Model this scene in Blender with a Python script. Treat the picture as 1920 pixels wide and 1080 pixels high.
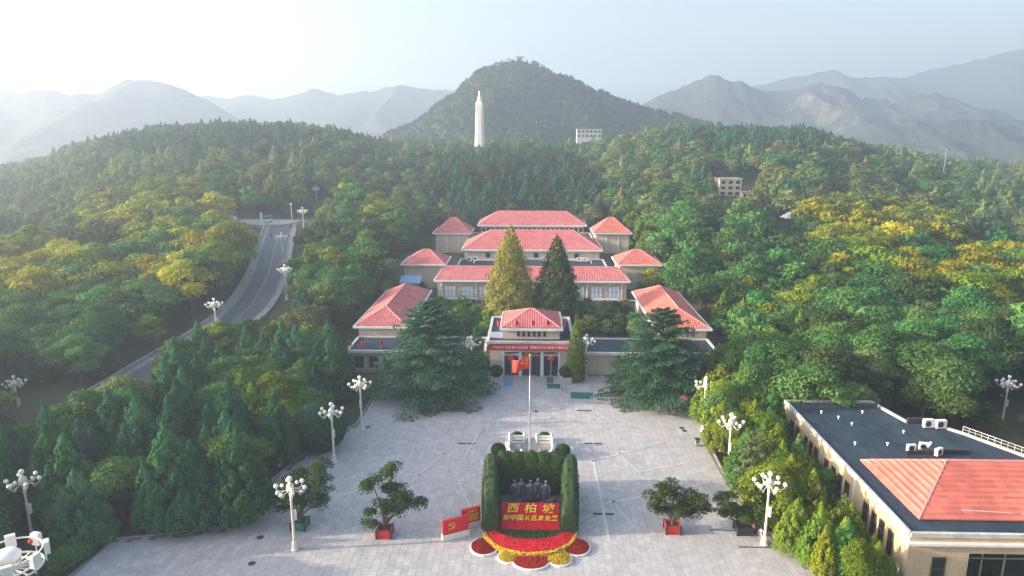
import bpy, math, random
import numpy as np
from mathutils import Vector, Matrix

for o in list(bpy.data.objects): bpy.data.objects.remove(o)
SC = bpy.context.scene
COL = SC.collection
R = math.radians

# ------------------------------------------------------------------ camera
H = 42.0; FPX = 1300.0
PITCH = math.atan(290/1300); YAW = R(1.66)
cam = bpy.data.cameras.new('camera'); cam.sensor_width = 36.0; cam.lens = 36.0*FPX/1920
cam.clip_start = 0.5; cam.clip_end = 30000
camo = bpy.data.objects.new('camera', cam); COL.objects.link(camo)
camo.location = (0, 0, H); camo.rotation_euler = (math.pi/2-PITCH, 0, YAW)
SC.camera = camo

# ------------------------------------------------------------------ sky, sun, exposure
SUN_EL, SUN_AZ = R(14.5), R(-97)          # azimuth measured clockwise from +Y
world = bpy.data.worlds.new('World'); SC.world = world; world.use_nodes = True
nt = world.node_tree; bg = nt.nodes['Background']
sky = nt.nodes.new('ShaderNodeTexSky'); sky.sky_type = 'NISHITA'; sky.sun_disc = False
sky.sun_elevation = SUN_EL; sky.sun_rotation = SUN_AZ
sky.air_density = 1.0; sky.dust_density = 5.0; sky.ozone_density = 1.2
nt.links.new(sky.outputs[0], bg.inputs[0]); bg.inputs[1].default_value = 0.125
sun = bpy.data.lights.new('sun', 'SUN'); sun.energy = 5.0; sun.angle = R(0.6); sun.color = (1.0, 0.85, 0.65)
suno = bpy.data.objects.new('sun', sun); COL.objects.link(suno)
sd = Vector((math.sin(SUN_AZ)*math.cos(SUN_EL), math.cos(SUN_AZ)*math.cos(SUN_EL), math.sin(SUN_EL)))
suno.rotation_euler = sd.to_track_quat('Z', 'Y').to_euler(); suno.location = sd*200
SC.view_settings.view_transform = 'Standard'; SC.view_settings.look = 'None'
SC.view_settings.gamma = 1.0; SC.view_settings.use_curve_mapping = False
SC.view_settings.exposure = 1.8
SC.render.engine = 'CYCLES'
cy = SC.cycles; cy.use_denoising = True; cy.denoiser = 'OPENIMAGEDENOISE'
cy.max_bounces = 6; cy.diffuse_bounces = 3; cy.glossy_bounces = 2; cy.transmission_bounces = 3
cy.volume_bounces = 1; cy.transparent_max_bounces = 6; cy.caustics_reflective = False; cy.caustics_refractive = False
cy.sample_clamp_indirect = 6.0

# ------------------------------------------------------------------ projection helpers (surveying only)
_f = np.array([-math.sin(YAW)*math.cos(PITCH), math.cos(YAW)*math.cos(PITCH), -math.sin(PITCH)])
_r = np.array([math.cos(YAW), math.sin(YAW), 0.0]); _u = np.cross(_r, _f)
def ray(px, py): return _f + (px-960)/FPX*_r - (py-540)/FPX*_u
def G(px, py, z=0.0):
    d = ray(px, py); t = (z-H)/d[2]; return (float(d[0]*t), float(d[1]*t))
def Q(px, py, y):
    d = ray(px, py); t = y/d[1]; return (float(d[0]*t), float(H+d[2]*t))
def prj(x, y, z):
    v = np.array([x, y, z-H]); d = max(float(v@_f), 0.1)
    return 960+FPX*float(v@_r)/d, 540-FPX*float(v@_u)/d, d

# ------------------------------------------------------------------ mesh helpers
OFF = {}
def tag(o, label=None, cat=None, group=None, kind=None):
    if label: o['label'] = label
    if cat: o['category'] = cat
    if group: o['group'] = group
    if kind: o['kind'] = kind
    return o
def thing(name, label, cat, loc=(0, 0, 0), rz=0.0, group=None, local=False):
    o = bpy.data.objects.new(name, None); COL.objects.link(o)
    o.empty_display_size = 0.3; o.location = loc; o.rotation_euler = (0, 0, rz)
    tag(o, label, cat, group)
    OFF[o] = (0, 0, 0) if local else tuple(loc)
    return o
def mesh_np(name, V, Fq, mats=(), smooth=False, face_attr=None, midx=None):
    """V (n,3) array, Fq (m,k) array of equal-size faces."""
    V = np.asarray(V, dtype=np.float32); Fq = np.asarray(Fq, dtype=np.int32)
    me = bpy.data.meshes.new(name); m, k = Fq.shape
    me.vertices.add(len(V)); me.vertices.foreach_set('co', V.ravel())
    me.loops.add(m*k); me.loops.foreach_set('vertex_index', Fq.ravel())
    me.polygons.add(m); me.polygons.foreach_set('loop_start', np.arange(0, m*k, k, dtype=np.int32))
    me.polygons.foreach_set('loop_total', np.full(m, k, dtype=np.int32))
    for a in mats: me.materials.append(a)
    if midx is not None: me.polygons.foreach_set('material_index', np.asarray(midx, dtype=np.int32))
    me.polygons.foreach_set('use_smooth', np.full(m, bool(smooth)))
    if face_attr is not None:
        at = me.attributes.new('v', 'FLOAT', 'FACE'); at.data.foreach_set('value', np.asarray(face_attr, dtype=np.float32))
    me.update(calc_edges=True)
    return me
def obj(name, me, parent=None, kind=None):
    o = bpy.data.objects.new(name, me); COL.objects.link(o)
    if parent is not None: o.parent = parent
    if kind: o['kind'] = kind
    return o
class MB:
    def __init__(s): s.v = []; s.f = []
    def add(s, vs, fs):
        n = len(s.v); s.v += [tuple(map(float, p)) for p in vs]; s.f += [tuple(i+n for i in f) for f in fs]; return s
    def box(s, x0, x1, y0, y1, z0, z1):
        return s.add([(x0,y0,z0),(x1,y0,z0),(x1,y1,z0),(x0,y1,z0),(x0,y0,z1),(x1,y0,z1),(x1,y1,z1),(x0,y1,z1)],
              [(3,2,1,0),(4,5,6,7),(0,1,5,4),(1,2,6,5),(2,3,7,6),(3,0,4,7)])
    def bbox(s, x0, x1, y0, y1, z0, z1, b=0.03):
        """box with chamfered top edges"""
        s.add([(x0,y0,z0),(x1,y0,z0),(x1,y1,z0),(x0,y1,z0),(x0,y0,z1-b),(x1,y0,z1-b),(x1,y1,z1-b),(x0,y1,z1-b),
               (x0+b,y0+b,z1),(x1-b,y0+b,z1),(x1-b,y1-b,z1),(x0+b,y1-b,z1)],
              [(3,2,1,0),(0,1,5,4),(1,2,6,5),(2,3,7,6),(3,0,4,7),(4,5,9,8),(5,6,10,9),(6,7,11,10),(7,4,8,11),(8,9,10,11)]); return s
    def beam(s, a, b, w, h, up=(0,0,1)):
        a, b = Vector(a), Vector(b); d = (b-a).normalized(); u = Vector(up)
        sx = d.cross(u).normalized(); uz = sx.cross(d).normalized()
        vs = []
        for p in (a, b):
            for i, j in ((-1,-1),(1,-1),(1,1),(-1,1)): vs.append(p+sx*(w/2*i)+uz*(h/2*j))
        return s.add(vs, [(3,2,1,0),(4,5,6,7),(0,1,5,4),(1,2,6,5),(2,3,7,6),(3,0,4,7)])
    def prism(s, poly, z0, z1):
        n = len(poly); vs = [(x,y,z0) for x,y in poly]+[(x,y,z1) for x,y in poly]
        fs = [tuple(range(n-1,-1,-1)), tuple(range(n,2*n))]+[(i,(i+1)%n,n+(i+1)%n,n+i) for i in range(n)]
        return s.add(vs, fs)
    def tube(s, pts, rad, n=8, cap=True):
        pts = [Vector(p) for p in pts]; k = len(pts)
        if not hasattr(rad, '__len__'): rad = [rad]*k
        vs = []; ref = None
        for i, p in enumerate(pts):
            d = (pts[min(i+1,k-1)]-pts[max(i-1,0)]).normalized()
            if ref is None: ref = Vector((0,0,1)) if abs(d.z) < 0.9 else Vector((1,0,0))
            sx = d.cross(ref).normalized(); sy = sx.cross(d).normalized(); ref = sy
            for j in range(n):
                a = 2*math.pi*j/n; vs.append(p+(sx*math.cos(a)+sy*math.sin(a))*rad[i])
        fs = [(i*n+j, i*n+(j+1)%n, (i+1)*n+(j+1)%n, (i+1)*n+j) for i in range(k-1) for j in range(n)]
        if cap: fs += [tuple(range(n-1,-1,-1)), tuple(range((k-1)*n, k*n))]
        return s.add(vs, fs)
    def lathe(s, c, prof, n=12, a0=0.0):
        vs = []; k = len(prof)
        for r, z in prof:
            for j in range(n):
                a = 2*math.pi*j/n+a0; vs.append((c[0]+r*math.cos(a), c[1]+r*math.sin(a), c[2]+z))
        fs = [(i*n+j, i*n+(j+1)%n, (i+1)*n+(j+1)%n, (i+1)*n+j) for i in range(k-1) for j in range(n)]
        fs += [tuple(range(n-1,-1,-1)), tuple(range((k-1)*n, k*n))]
        return s.add(vs, fs)
    def sphere(s, c, r, n=10, m=6, sz=1.0):
        return s.lathe(c, [(r*math.sin(math.pi*(i+.15)/(m+.3)), -r*sz*math.cos(math.pi*(i+.15)/(m+.3))) for i in range(m+1)], n)
    def build(s, name, mat, parent=None, smooth=False, kind=None, off=None):
        me = bpy.data.meshes.new(name)
        o0 = off if off is not None else (OFF[parent] if parent is not None else (0,0,0))
        me.from_pydata([(a-o0[0], b-o0[1], c-o0[2]) for a, b, c in s.v], [], s.f)
        if mat: me.materials.append(mat)
        if smooth: me.polygons.foreach_set('use_smooth', [True]*len(me.polygons))
        me.update()
        o = obj(name, me, parent, kind); OFF[o] = o0
        return o
def single(name, mb, mat, label, cat, loc=(0,0,0), group=None, smooth=False):
    """a thing that is one mesh, its origin at loc"""
    o = mb.build(name, mat, None, smooth, off=loc); o.location = loc; tag(o, label, cat, group); return o
def struct(name, mb, mat, smooth=False): return mb.build(name, mat, None, smooth, kind='structure')
def copy_tree(o, parent=None):
    c = o.copy(); COL.objects.link(c); c.parent = parent
    OFF[c] = OFF.get(o, (0,0,0))
    for ch in list(o.children): copy_tree(ch, c)
    return c

# ------------------------------------------------------------------ materials
MATS = {}
class NT:
    def __init__(s, name):
        m = bpy.data.materials.new(name); m.use_nodes = True; s.m = m; s.t = m.node_tree
        s.b = s.t.nodes['Principled BSDF']; s.out = s.t.nodes['Material Output']; MATS[name] = m
    def n(s, kind, **kw):
        nd = s.t.nodes.new('ShaderNode'+kind)
        for k, v in kw.items(): setattr(nd, k, v)
        return nd
    def l(s, a, b): s.t.links.new(a, b)
    def set(s, **kw):
        for k, v in kw.items():
            i = s.b.inputs[k.replace('_', ' ')]
            i.default_value = v if not (isinstance(v, tuple) and len(v) == 3) else (*v, 1)
        return s
    def mix(s, fac, a, b, mode='MIX'):
        nd = s.n('MixRGB', blend_type=mode)
        for i, v in enumerate((fac, a, b)):
            if isinstance(v, (int, float)): nd.inputs[i].default_value = v
            elif isinstance(v, tuple): nd.inputs[i].default_value = (*v, 1) if len(v) == 3 else v
            else: s.l(v, nd.inputs[i])
        return nd.outputs[0]
    def math(s, op, a, b=0.0):
        nd = s.n('Math', operation=op)
        for i, v in enumerate((a, b)):
            if isinstance(v, (int, float)): nd.inputs[i].default_value = v
            else: s.l(v, nd.inputs[i])
        return nd.outputs[0]
    def noise(s, scale, detail=4, rough=0.6, vec=None, coord='Object'):
        nd = s.n('TexNoise'); nd.inputs['Scale'].default_value = scale; nd.inputs['Detail'].default_value = detail
        nd.inputs['Roughness'].default_value = rough
        s.l(vec if vec is not None else s.coord(coord), nd.inputs['Vector']); return nd.outputs[0]
    def coord(s, c='Object'):
        return s.n('TexCoord').outputs[c]
    def mapping(s, vec, scale=(1,1,1), rot=(0,0,0)):
        nd = s.n('Mapping'); s.l(vec, nd.inputs[0]); nd.inputs['Scale'].default_value = scale; nd.inputs['Rotation'].default_value = rot
        return nd.outputs[0]
    def ramp(s, fac, stops):
        nd = s.n('ValToRGB'); s.l(fac, nd.inputs[0]); el = nd.color_ramp.elements
        while len(el) < len(stops): el.new(0.5)
        for e, (p, c) in zip(el, stops): e.position = p; e.color = (*c, 1) if len(c) == 3 else c
        return nd.outputs[0]
    def bump(s, h, strength=0.3, dist=0.05):
        nd = s.n('Bump'); nd.inputs['Strength'].default_value = strength; nd.inputs['Distance'].default_value = dist
        s.l(h, nd.inputs['Height']); s.l(nd.outputs[0], s.b.inputs['Normal'])
    def col(s, c): s.l(c, s.b.inputs['Base Color'])
def plain(name, c, rough=0.6, var=0.18, scale=1.5, metal=0.0, bump=0.0, dirt=None, spec=0.4):
    t = NT(name).set(Roughness=rough, Metallic=metal)
    t.b.inputs['Specular IOR Level'].default_value = spec
    n1 = t.noise(scale, 5); n2 = t.noise(scale*7.3, 3)
    f = t.math('ADD', t.math('MULTIPLY', n1, 0.65), t.math('MULTIPLY', n2, 0.35))
    lo = tuple(x*(1-var) for x in c); hi = tuple(min(1, x*(1+var)) for x in c)
    cc = t.ramp(f, [(0.32, lo), (0.68, hi)])
    if dirt: cc = t.mix(t.math('MULTIPLY', t.ramp(t.noise(scale*0.6, 6, 0.7), [(0.48, (0,0,0)), (0.66, (1,1,1))]), dirt[1]), cc, dirt[0])
    t.col(cc)
    if bump: t.bump(n2, bump, 0.03)
    return t.m
def emit_free(name, c, **k): return plain(name, c, **k)
def leaf_mat(name, dark, light, trans=0.28, hue=0.03):
    t = NT(name)
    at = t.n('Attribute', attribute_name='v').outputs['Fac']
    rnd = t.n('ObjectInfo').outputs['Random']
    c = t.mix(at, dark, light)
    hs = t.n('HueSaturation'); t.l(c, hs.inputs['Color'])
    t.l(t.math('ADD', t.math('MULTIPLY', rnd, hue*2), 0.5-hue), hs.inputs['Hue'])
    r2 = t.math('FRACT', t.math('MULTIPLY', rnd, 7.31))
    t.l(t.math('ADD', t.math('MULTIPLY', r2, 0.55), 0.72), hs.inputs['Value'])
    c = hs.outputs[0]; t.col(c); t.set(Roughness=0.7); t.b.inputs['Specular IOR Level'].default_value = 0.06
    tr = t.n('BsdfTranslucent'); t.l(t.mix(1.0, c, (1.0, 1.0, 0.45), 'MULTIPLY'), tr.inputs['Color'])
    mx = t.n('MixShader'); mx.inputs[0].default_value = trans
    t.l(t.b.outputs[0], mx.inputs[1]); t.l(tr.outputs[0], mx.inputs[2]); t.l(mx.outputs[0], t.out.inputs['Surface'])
    return t.m

M_white = plain('white_paint', (0.78, 0.77, 0.74), 0.5, 0.06, 2.0, dirt=((0.45,0.42,0.38), 0.35))
M_globe = plain('lamp_globe', (0.85, 0.82, 0.76), 0.25, 0.04, 3.0)
M_cream = plain('cream_post', (0.74, 0.70, 0.60), 0.45, 0.08, 2.0, dirt=((0.4,0.36,0.28), 0.3))
M_yellowp = plain('yellow_paint', (0.75, 0.50, 0.06), 0.5, 0.12, 2.0)
M_dark = plain('dark_metal', (0.035, 0.037, 0.04), 0.5, 0.3, 3.0)
M_black = plain('dark_opening', (0.012, 0.014, 0.016), 0.25, 0.3, 1.0)
M_grey = plain('grey_concrete', (0.36, 0.35, 0.33), 0.85, 0.2, 0.8, bump=0.2, dirt=((0.16,0.15,0.14), 0.6))
M_steel = plain('pale_steel', (0.55, 0.56, 0.58), 0.35, 0.1, 2.0, metal=0.7)
M_red = plain('red_cloth', (0.62, 0.012, 0.02), 0.6, 0.1, 2.5)
M_redpaint = plain('red_paint', (0.55, 0.02, 0.025), 0.45, 0.12, 2.0)
M_gold = plain('yellow_letter', (0.9, 0.55, 0.03), 0.5, 0.06, 3.0)
M_wletter = plain('white_letter', (0.85, 0.82, 0.8), 0.5, 0.03, 3.0)
M_bark = plain('bark', (0.10, 0.075, 0.055), 0.9, 0.35, 3.0, bump=0.5)
M_glass = NT('window_glass').set(Base_Color=(0.68, 0.76, 0.86), Roughness=0.12).m
M_darkglass = NT('dark_glass').set(Base_Color=(0.02, 0.03, 0.035), Roughness=0.06).m
M_teal = plain('teal_panel', (0.02, 0.17, 0.14), 0.6, 0.15, 1.5)
M_bluepanel = plain('blue_sheet', (0.16, 0.36, 0.52), 0.5, 0.15, 1.5)
M_bronze = plain('bronze', (0.13, 0.155, 0.165), 0.42, 0.3, 2.5, metal=0.4)
M_rock = plain('dark_rock', (0.10, 0.11, 0.115), 0.8, 0.5, 1.4, bump=0.8)
M_seedling = plain('soil', (0.06, 0.045, 0.03), 0.95, 0.3, 2.0)
# ------------------------------------------------------------------ terrain
def sstep(a, b, x):
    t = np.clip((np.asarray(x, float)-a)/(b-a), 0, 1); return t*t*(3-2*t)
_rs = np.random.RandomState(5)
_W = [(_rs.uniform(-1, 1), _rs.uniform(-1, 1), _rs.uniform(0, 6.28)) for _ in range(28)]
def wnoise(x, y, L):
    """smooth value noise made from summed plane waves of about length L"""
    r = 0.0
    for i, (a, b, p) in enumerate(_W[:14]):
        k = 2*math.pi/L*(0.6+0.1*i); n = math.hypot(a, b); r = r+np.sin((a*x+b*y)/n*k+p)/(1+0.12*i)
    return r/5.0
# ridge the wood climbs to, height along the bearing (x/y)
_cp = [(-60, 7.9), (0, 10.1), (90, 14.6), (150, 26.4), (250, 34.1), (400, 40.4), (500, 38.2), (640, 36.0), (700, 28.6), (760, 26.4), (860, 25.6), (895, 28.6), (960, 27.1), (1090, 26.4), (1150, 30.0), (1270, 37.4), (1420, 36.7), (1500, 36.0), (1560, 28.6), (1650, 22.7), (1700, 18.2), (1750, 14.6), (1900, 10.1), (2000, 7.9)]
_ct = np.array([(p-960)/FPX-math.tan(YAW) for p, _ in _cp]); _cz = np.array([z for _, z in _cp])
# road centre line (surveyed points with their heights)
_rp = [(150,790,0.2),(262,716,0.9),(345,664,1.8),(412,622,2.9),(468,575,4.4),(500,520,6.4),(514,470,8.6),(522,440,10.2),(528,416,11.8)]
ROAD = [(*G(a, b, z), z) for a, b, z in _rp]
def road_line():
    P = [Vector(p) for p in ROAD]; out = []
    for i in range(len(P)-1):
        p0, p1, p2, p3 = P[max(i-1,0)], P[i], P[i+1], P[min(i+2,len(P)-1)]
        for k in range(8):
            t = k/8; out.append(0.5*((2*p1)+(p2-p0)*t+(2*p0-5*p1+4*p2-p3)*t*t+(3*p1-p0-3*p2+p3)*t**3))
    out.append(P[-1]); return out
RL = road_line(); RLa = np.array([tuple(p) for p in RL])
def ground(x, y):
    x = np.asarray(x, float); y = np.asarray(y, float)
    t = x/np.maximum(y, 30.0); cz = np.interp(t, _ct, _cz)
    up = sstep(105, 480, y)
    dn = 1-sstep(500, 760, y)
    z = cz*up*dn + (-6)*(1-dn)
    z = z + wnoise(x, y, 90)*2.2*sstep(150, 260, y) + wnoise(x+300, y, 900)*8*sstep(700, 1600, y)
    # museum platform
    inm = (1-sstep(34, 46, np.abs(x)))*sstep(100, 118, y)*(1-sstep(244, 262, y))
    z = z*(1-inm)+inm*np.interp(y, [118, 150, 200, 245], [0, 1, 4, 6])
    # road bench
    xs = x.ravel(); ys = y.ravel(); zz = z.ravel().copy()
    near = np.where((xs < 0) & (xs > -140) & (ys > 60) & (ys < 300))[0]
    if len(near):
        d = np.hypot(xs[near, None]-RLa[None, :, 0], ys[near, None]-RLa[None, :, 1])
        j = d.argmin(1); dm = d[np.arange(len(near)), j]; w = 1-sstep(6.5, 20, dm)
        zz[near] = zz[near]*(1-w)+(RLa[j, 2]-0.25)*w
    z = zz.reshape(z.shape)
    ex, ey, ez = RLa[-1]; w = 1-sstep(13, 30, np.hypot(x-ex+5, (y-ey)*1.2)); w = w*np.maximum(sstep(ey-9, ey-3, y), sstep(4.5, 10, np.abs(x-ex+1))*sstep(ey-14, ey-6, y)); z = z*(1-w)+(ez-0.05)*w
    flat = sstep(108, 122, y)
    return z if z.ndim else float(z)
def gz(x, y): return float(ground(np.array([x]), np.array([y]))[0])

def meet(px, py):
    y = 125.0
    while y < 900:
        x, z = Q(px, py, y)
        if gz(x, y) >= z: return y
        y += 1.0
    return y
def m_ground():
    t = NT('forest_floor').set(Roughness=0.95)
    n1 = t.noise(0.05, 6); n2 = t.noise(0.9, 5); n3 = t.noise(0.004, 4)
    a = t.ramp(n2, [(0.3, (0.022,0.045,0.014)), (0.55, (0.045,0.065,0.022)), (0.75, (0.08,0.085,0.04))])
    b = t.ramp(n1, [(0.35, (0.045,0.065,0.025)), (0.65, (0.12,0.11,0.06))])
    t.col(t.mix(t.ramp(n3, [(0.4,(0,0,0)),(0.6,(1,1,1))]), t.mix(0.4, a, b), t.mix(0.4, a, (0.16,0.15,0.10)))); t.bump(n2, 0.4, 0.2); return t.m
M_ground = m_ground()
def spaced(lo, hi, n, pw):
    u = np.linspace(-1, 1, n) if lo < 0 else np.linspace(0, 1, n)
    return np.sign(u)*np.abs(u)**pw*hi if lo < 0 else lo+(hi-lo)*u**pw
xs = spaced(-3000, 3000, 281, 2.4); ys = np.concatenate([np.linspace(-300, 40, 12), 45+ (3600-45)*np.linspace(0, 1, 300)**2.6])
X, Y = np.meshgrid(xs, ys); Z = ground(X, Y)-0.12
V = np.stack([X, Y, Z], -1).reshape(-1, 3); nx, ny = len(xs), len(ys)
I = (np.arange(ny-1)[:, None]*nx+np.arange(nx-1)[None, :]).ravel()
me = mesh_np('ground', V, np.stack([I, I+1, I+nx+1, I+nx], 1), [M_ground], True)
obj('ground', me, kind='structure')

def mountain(name, D, pts, wf, wb, mat, rough, L, base=-30, nx=220, ny=60, fold=1.0):
    """a ridge with spurs: crest heights surveyed at distance D, slopes of real depth before and behind it"""
    px = np.array([p[0] for p in pts], float); py = np.array([p[1] for p in pts], float)
    tx = ((px-960)/FPX-math.tan(YAW))*D; cz = H+(250-py)/FPX*D-base
    x = np.linspace(tx[0], tx[-1], nx); s = np.linspace(-1, 1, ny)
    X, S = np.meshgrid(x, s); Yy = D+np.where(S < 0, S*wf, S*wb)
    c = np.interp(x, tx, cz)
    k = max(3, nx//70); kern = np.hanning(2*k+1); kern /= kern.sum(); c = np.convolve(np.pad(c, k, 'edge'), kern, 'valid')
    prof = (1-np.abs(S))
    spur = np.abs(np.sin(X/L*2.1+wnoise(X, Yy, L*1.8)*2.2+S*1.2))          # valleys that run down the slope
    shape = prof**1.05*(1-0.38*fold*spur*np.clip(np.abs(S)*3, 0, 1)*(1-np.abs(S)*0.5))
    edge = np.minimum(1, np.minimum(X-tx[0], tx[-1]-X)/(0.06*(tx[-1]-tx[0]))) ; edge = np.clip(edge, 0, 1)
    Zz = base+c[None, :]*shape+wnoise(X, Yy, L*0.35)*rough*(0.25+prof)+wnoise(X+70, Yy, L*0.12)*rough*0.35
    Zz = np.where(np.abs(S) > 0.985, base-40, Zz)
    V = np.stack([X, Yy, Zz], -1).reshape(-1, 3)
    I = (np.arange(ny-1)[:, None]*nx+np.arange(nx-1)[None, :]).ravel()
    o = obj(name, mesh_np(name, V, np.stack([I, I+1, I+nx+1, I+nx], 1), [mat], True), kind='structure')
    return X, Yy, Zz
def m_mount(name, a, b, rock):
    t = NT(name).set(Roughness=0.95)
    n1 = t.noise(0.006, 8, 0.7); n2 = t.noise(0.03, 6, 0.7); n3 = t.noise(0.0025, 5)
    c = t.ramp(t.math('ADD', t.math('MULTIPLY', n1, .5), t.math('MULTIPLY', n2, .5)), [(0.35, a), (0.62, b)])
    c = t.mix(t.math('MULTIPLY', t.ramp(t.math('MULTIPLY', n3, t.math('ADD', n2, 0.5)), [(0.60, (0,0,0)), (0.70, (1,1,1))]), 0.55), c, rock)
    n4 = t.noise(0.11, 5, 0.75)
    c = t.mix(t.math('MULTIPLY', t.ramp(n4, [(0.46, (0,0,0)), (0.58, (1,1,1))]), 0.7), c, tuple(x*.45 for x in a))
    t.col(c); t.bump(t.math('ADD', n2, t.math('MULTIPLY', n4, .5)), 1.0, 14); return t.m
M_mt1 = m_mount('wooded_slope', (0.035,0.055,0.035), (0.075,0.085,0.05), (0.12,0.11,0.08))
M_mt2 = m_mount('dry_slope', (0.045,0.062,0.045), (0.085,0.09,0.065), (0.30,0.26,0.21))
M_hill = m_mount('hill_soil', (0.018,0.05,0.022), (0.035,0.075,0.03), (0.05,0.07,0.03))
mountain('mountain', 1400, [(-250,200),(-120,170),(0,165),(60,172),(110,167),(150,181),(200,178),(240,158),(295,147),(340,160),(400,190),(440,214),(500,262),(560,300)], 480, 500, M_mt1, 5, 200)
mountain('mountain', 1950, [(300,200),(380,178),(440,184),(480,180),(520,189),(560,180),(600,170),(640,178),(700,170),(760,163),(820,170),(870,172),(950,180),(1050,200),(1150,230)], 600, 500, M_mt1, 5, 250)
mountain('mountain', 1400, [(1120,270),(1200,192),(1260,166),(1300,152),(1325,142),(1350,152),(1390,166),(1430,176),(1470,168),(1505,157),(1540,165),(1590,188),(1650,190),(1700,180),(1740,186),(1800,205),(1860,225),(1960,250),(2060,280)], 460, 500, M_mt2, 7, 160)
mountain('mountain', 2050, [(1250,220),(1330,180),(1400,161),(1450,150),(1525,137),(1560,147),(1600,150),(1650,150),(1700,138),(1750,128),(1800,112),(1860,98),(1890,93),(1940,97),(2050,110),(2200,150)], 700, 550, M_mt1, 6, 280)
mountain('mountain', 1050, [(1560,262),(1620,240),(1700,225),(1780,224),(1850,236),(1950,226),(2050,240),(2150,270)], 230, 240, M_mt2, 4, 110, nx=140)
HX, HY, HZ = mountain('hill', 770, [(640,290),(700,262),(750,246),(800,218),(835,190),(870,165),(905,140),(935,128),(965,122),(1000,128),(1050,148),(1100,171),(1150,188),(1200,203),(1260,220),(1320,236),(1400,256),(1500,285),(1600,310)], 280, 260, M_hill, 3, 110, base=-20, fold=0.45)

# ------------------------------------------------------------------ air
def build_haze():
    t = NT('haze_air'); t.t.nodes.remove(t.b)
    v = t.n('VolumePrincipled'); v.inputs['Color'].default_value = (0.64, 0.755, 0.94, 1)
    v.inputs['Density'].default_value = HAZE; v.inputs['Anisotropy'].default_value = 0.44
    t.l(v.outputs[0], t.out.inputs['Volume'])
    mb = MB().box(-3300, 3300, -350, 3900, -72, 310)
    o = mb.build('haze', t.m, None, kind='stuff'); return o
HAZE = 6.6e-4
build_haze()
# ------------------------------------------------------------------ foliage
def nrm(a): return a/np.maximum(np.linalg.norm(a, axis=-1, keepdims=True), 1e-6)
def leaf_geo(P, N, T, size, asp, rs):
    """diamond shaped sprays at P, lying across N, long axis near T"""
    T = nrm(T-N*(T*N).sum(-1, keepdims=True)+rs.normal(0, 0.02, T.shape)); B = np.cross(N, T)
    s = size[:, None]
    v0 = P-T*s*0.45; v2 = P+T*s*0.55; w = B*s*asp*0.5; m = P+T*s*0.05+N*s*0.06
    V = np.stack([v0, m+w, v2, m-w], 1).reshape(-1, 3); F = np.arange(len(P)*4).reshape(-1, 4)
    return V, F
def sph(rs, n): return nrm(rs.normal(0, 1, (n, 3)))
def cap_pick(V, n): return V[:n]
def broad_crown(seed, h=9.0, r=4.2, nl=26, n=4200, ls=0.42, flat=0.62, base=0.28, top=1.0, droop=0.0):
    rs = np.random.RandomState(seed); hb = h*base; ch = h-hb
    C = []; RR = []
    k = 0
    while len(C) < nl and k < 4000:
        k += 1
        d = sph(rs, 1)[0]; q = rs.uniform(0.35, 0.82)**0.8; z = d[2]*0.5+0.5
        env = math.sin(math.pi*min(1, 0.16+0.84*z*0.98))**0.6
        c = np.array([d[0]*q*r*env, d[1]*q*r*env, hb+ch*(0.12+0.78*z)])
        lr = r*rs.uniform(0.24, 0.42)
        if all(np.linalg.norm((c-c2)*(1, 1, 1.4)) > 0.55*lr for c2 in C): C.append(c); RR.append(lr)
    C = np.array(C); RR = np.array(RR); w = RR**2/np.sum(RR**2)
    li = rs.choice(len(C), n, p=w); d = sph(rs, n); d[:, 2] = np.where(d[:, 2] < -0.35, -d[:, 2], d[:, 2])
    rad = RR[li][:, None]*(rs.uniform(0.62, 1.12, (n, 1)))
    P = C[li]+d*rad*np.array([1.1, 1.1, flat])
    N = nrm(d*np.array([1, 1, 1.3])+rs.normal(0, 0.55, (n, 3))+np.array([0, 0, 0.35]))
    T = nrm(d+rs.normal(0, 0.8, (n, 3)))
    sz = ls*rs.uniform(0.65, 1.45, n)
    V, F = leaf_geo(P, N, T, sz, 0.62, rs)
    val = np.clip(rs.uniform(0, 1, n)*0.4+rs.uniform(0, 1, len(C))[li]*0.6, 0, 1)
    return V, F, val, C, RR
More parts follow.
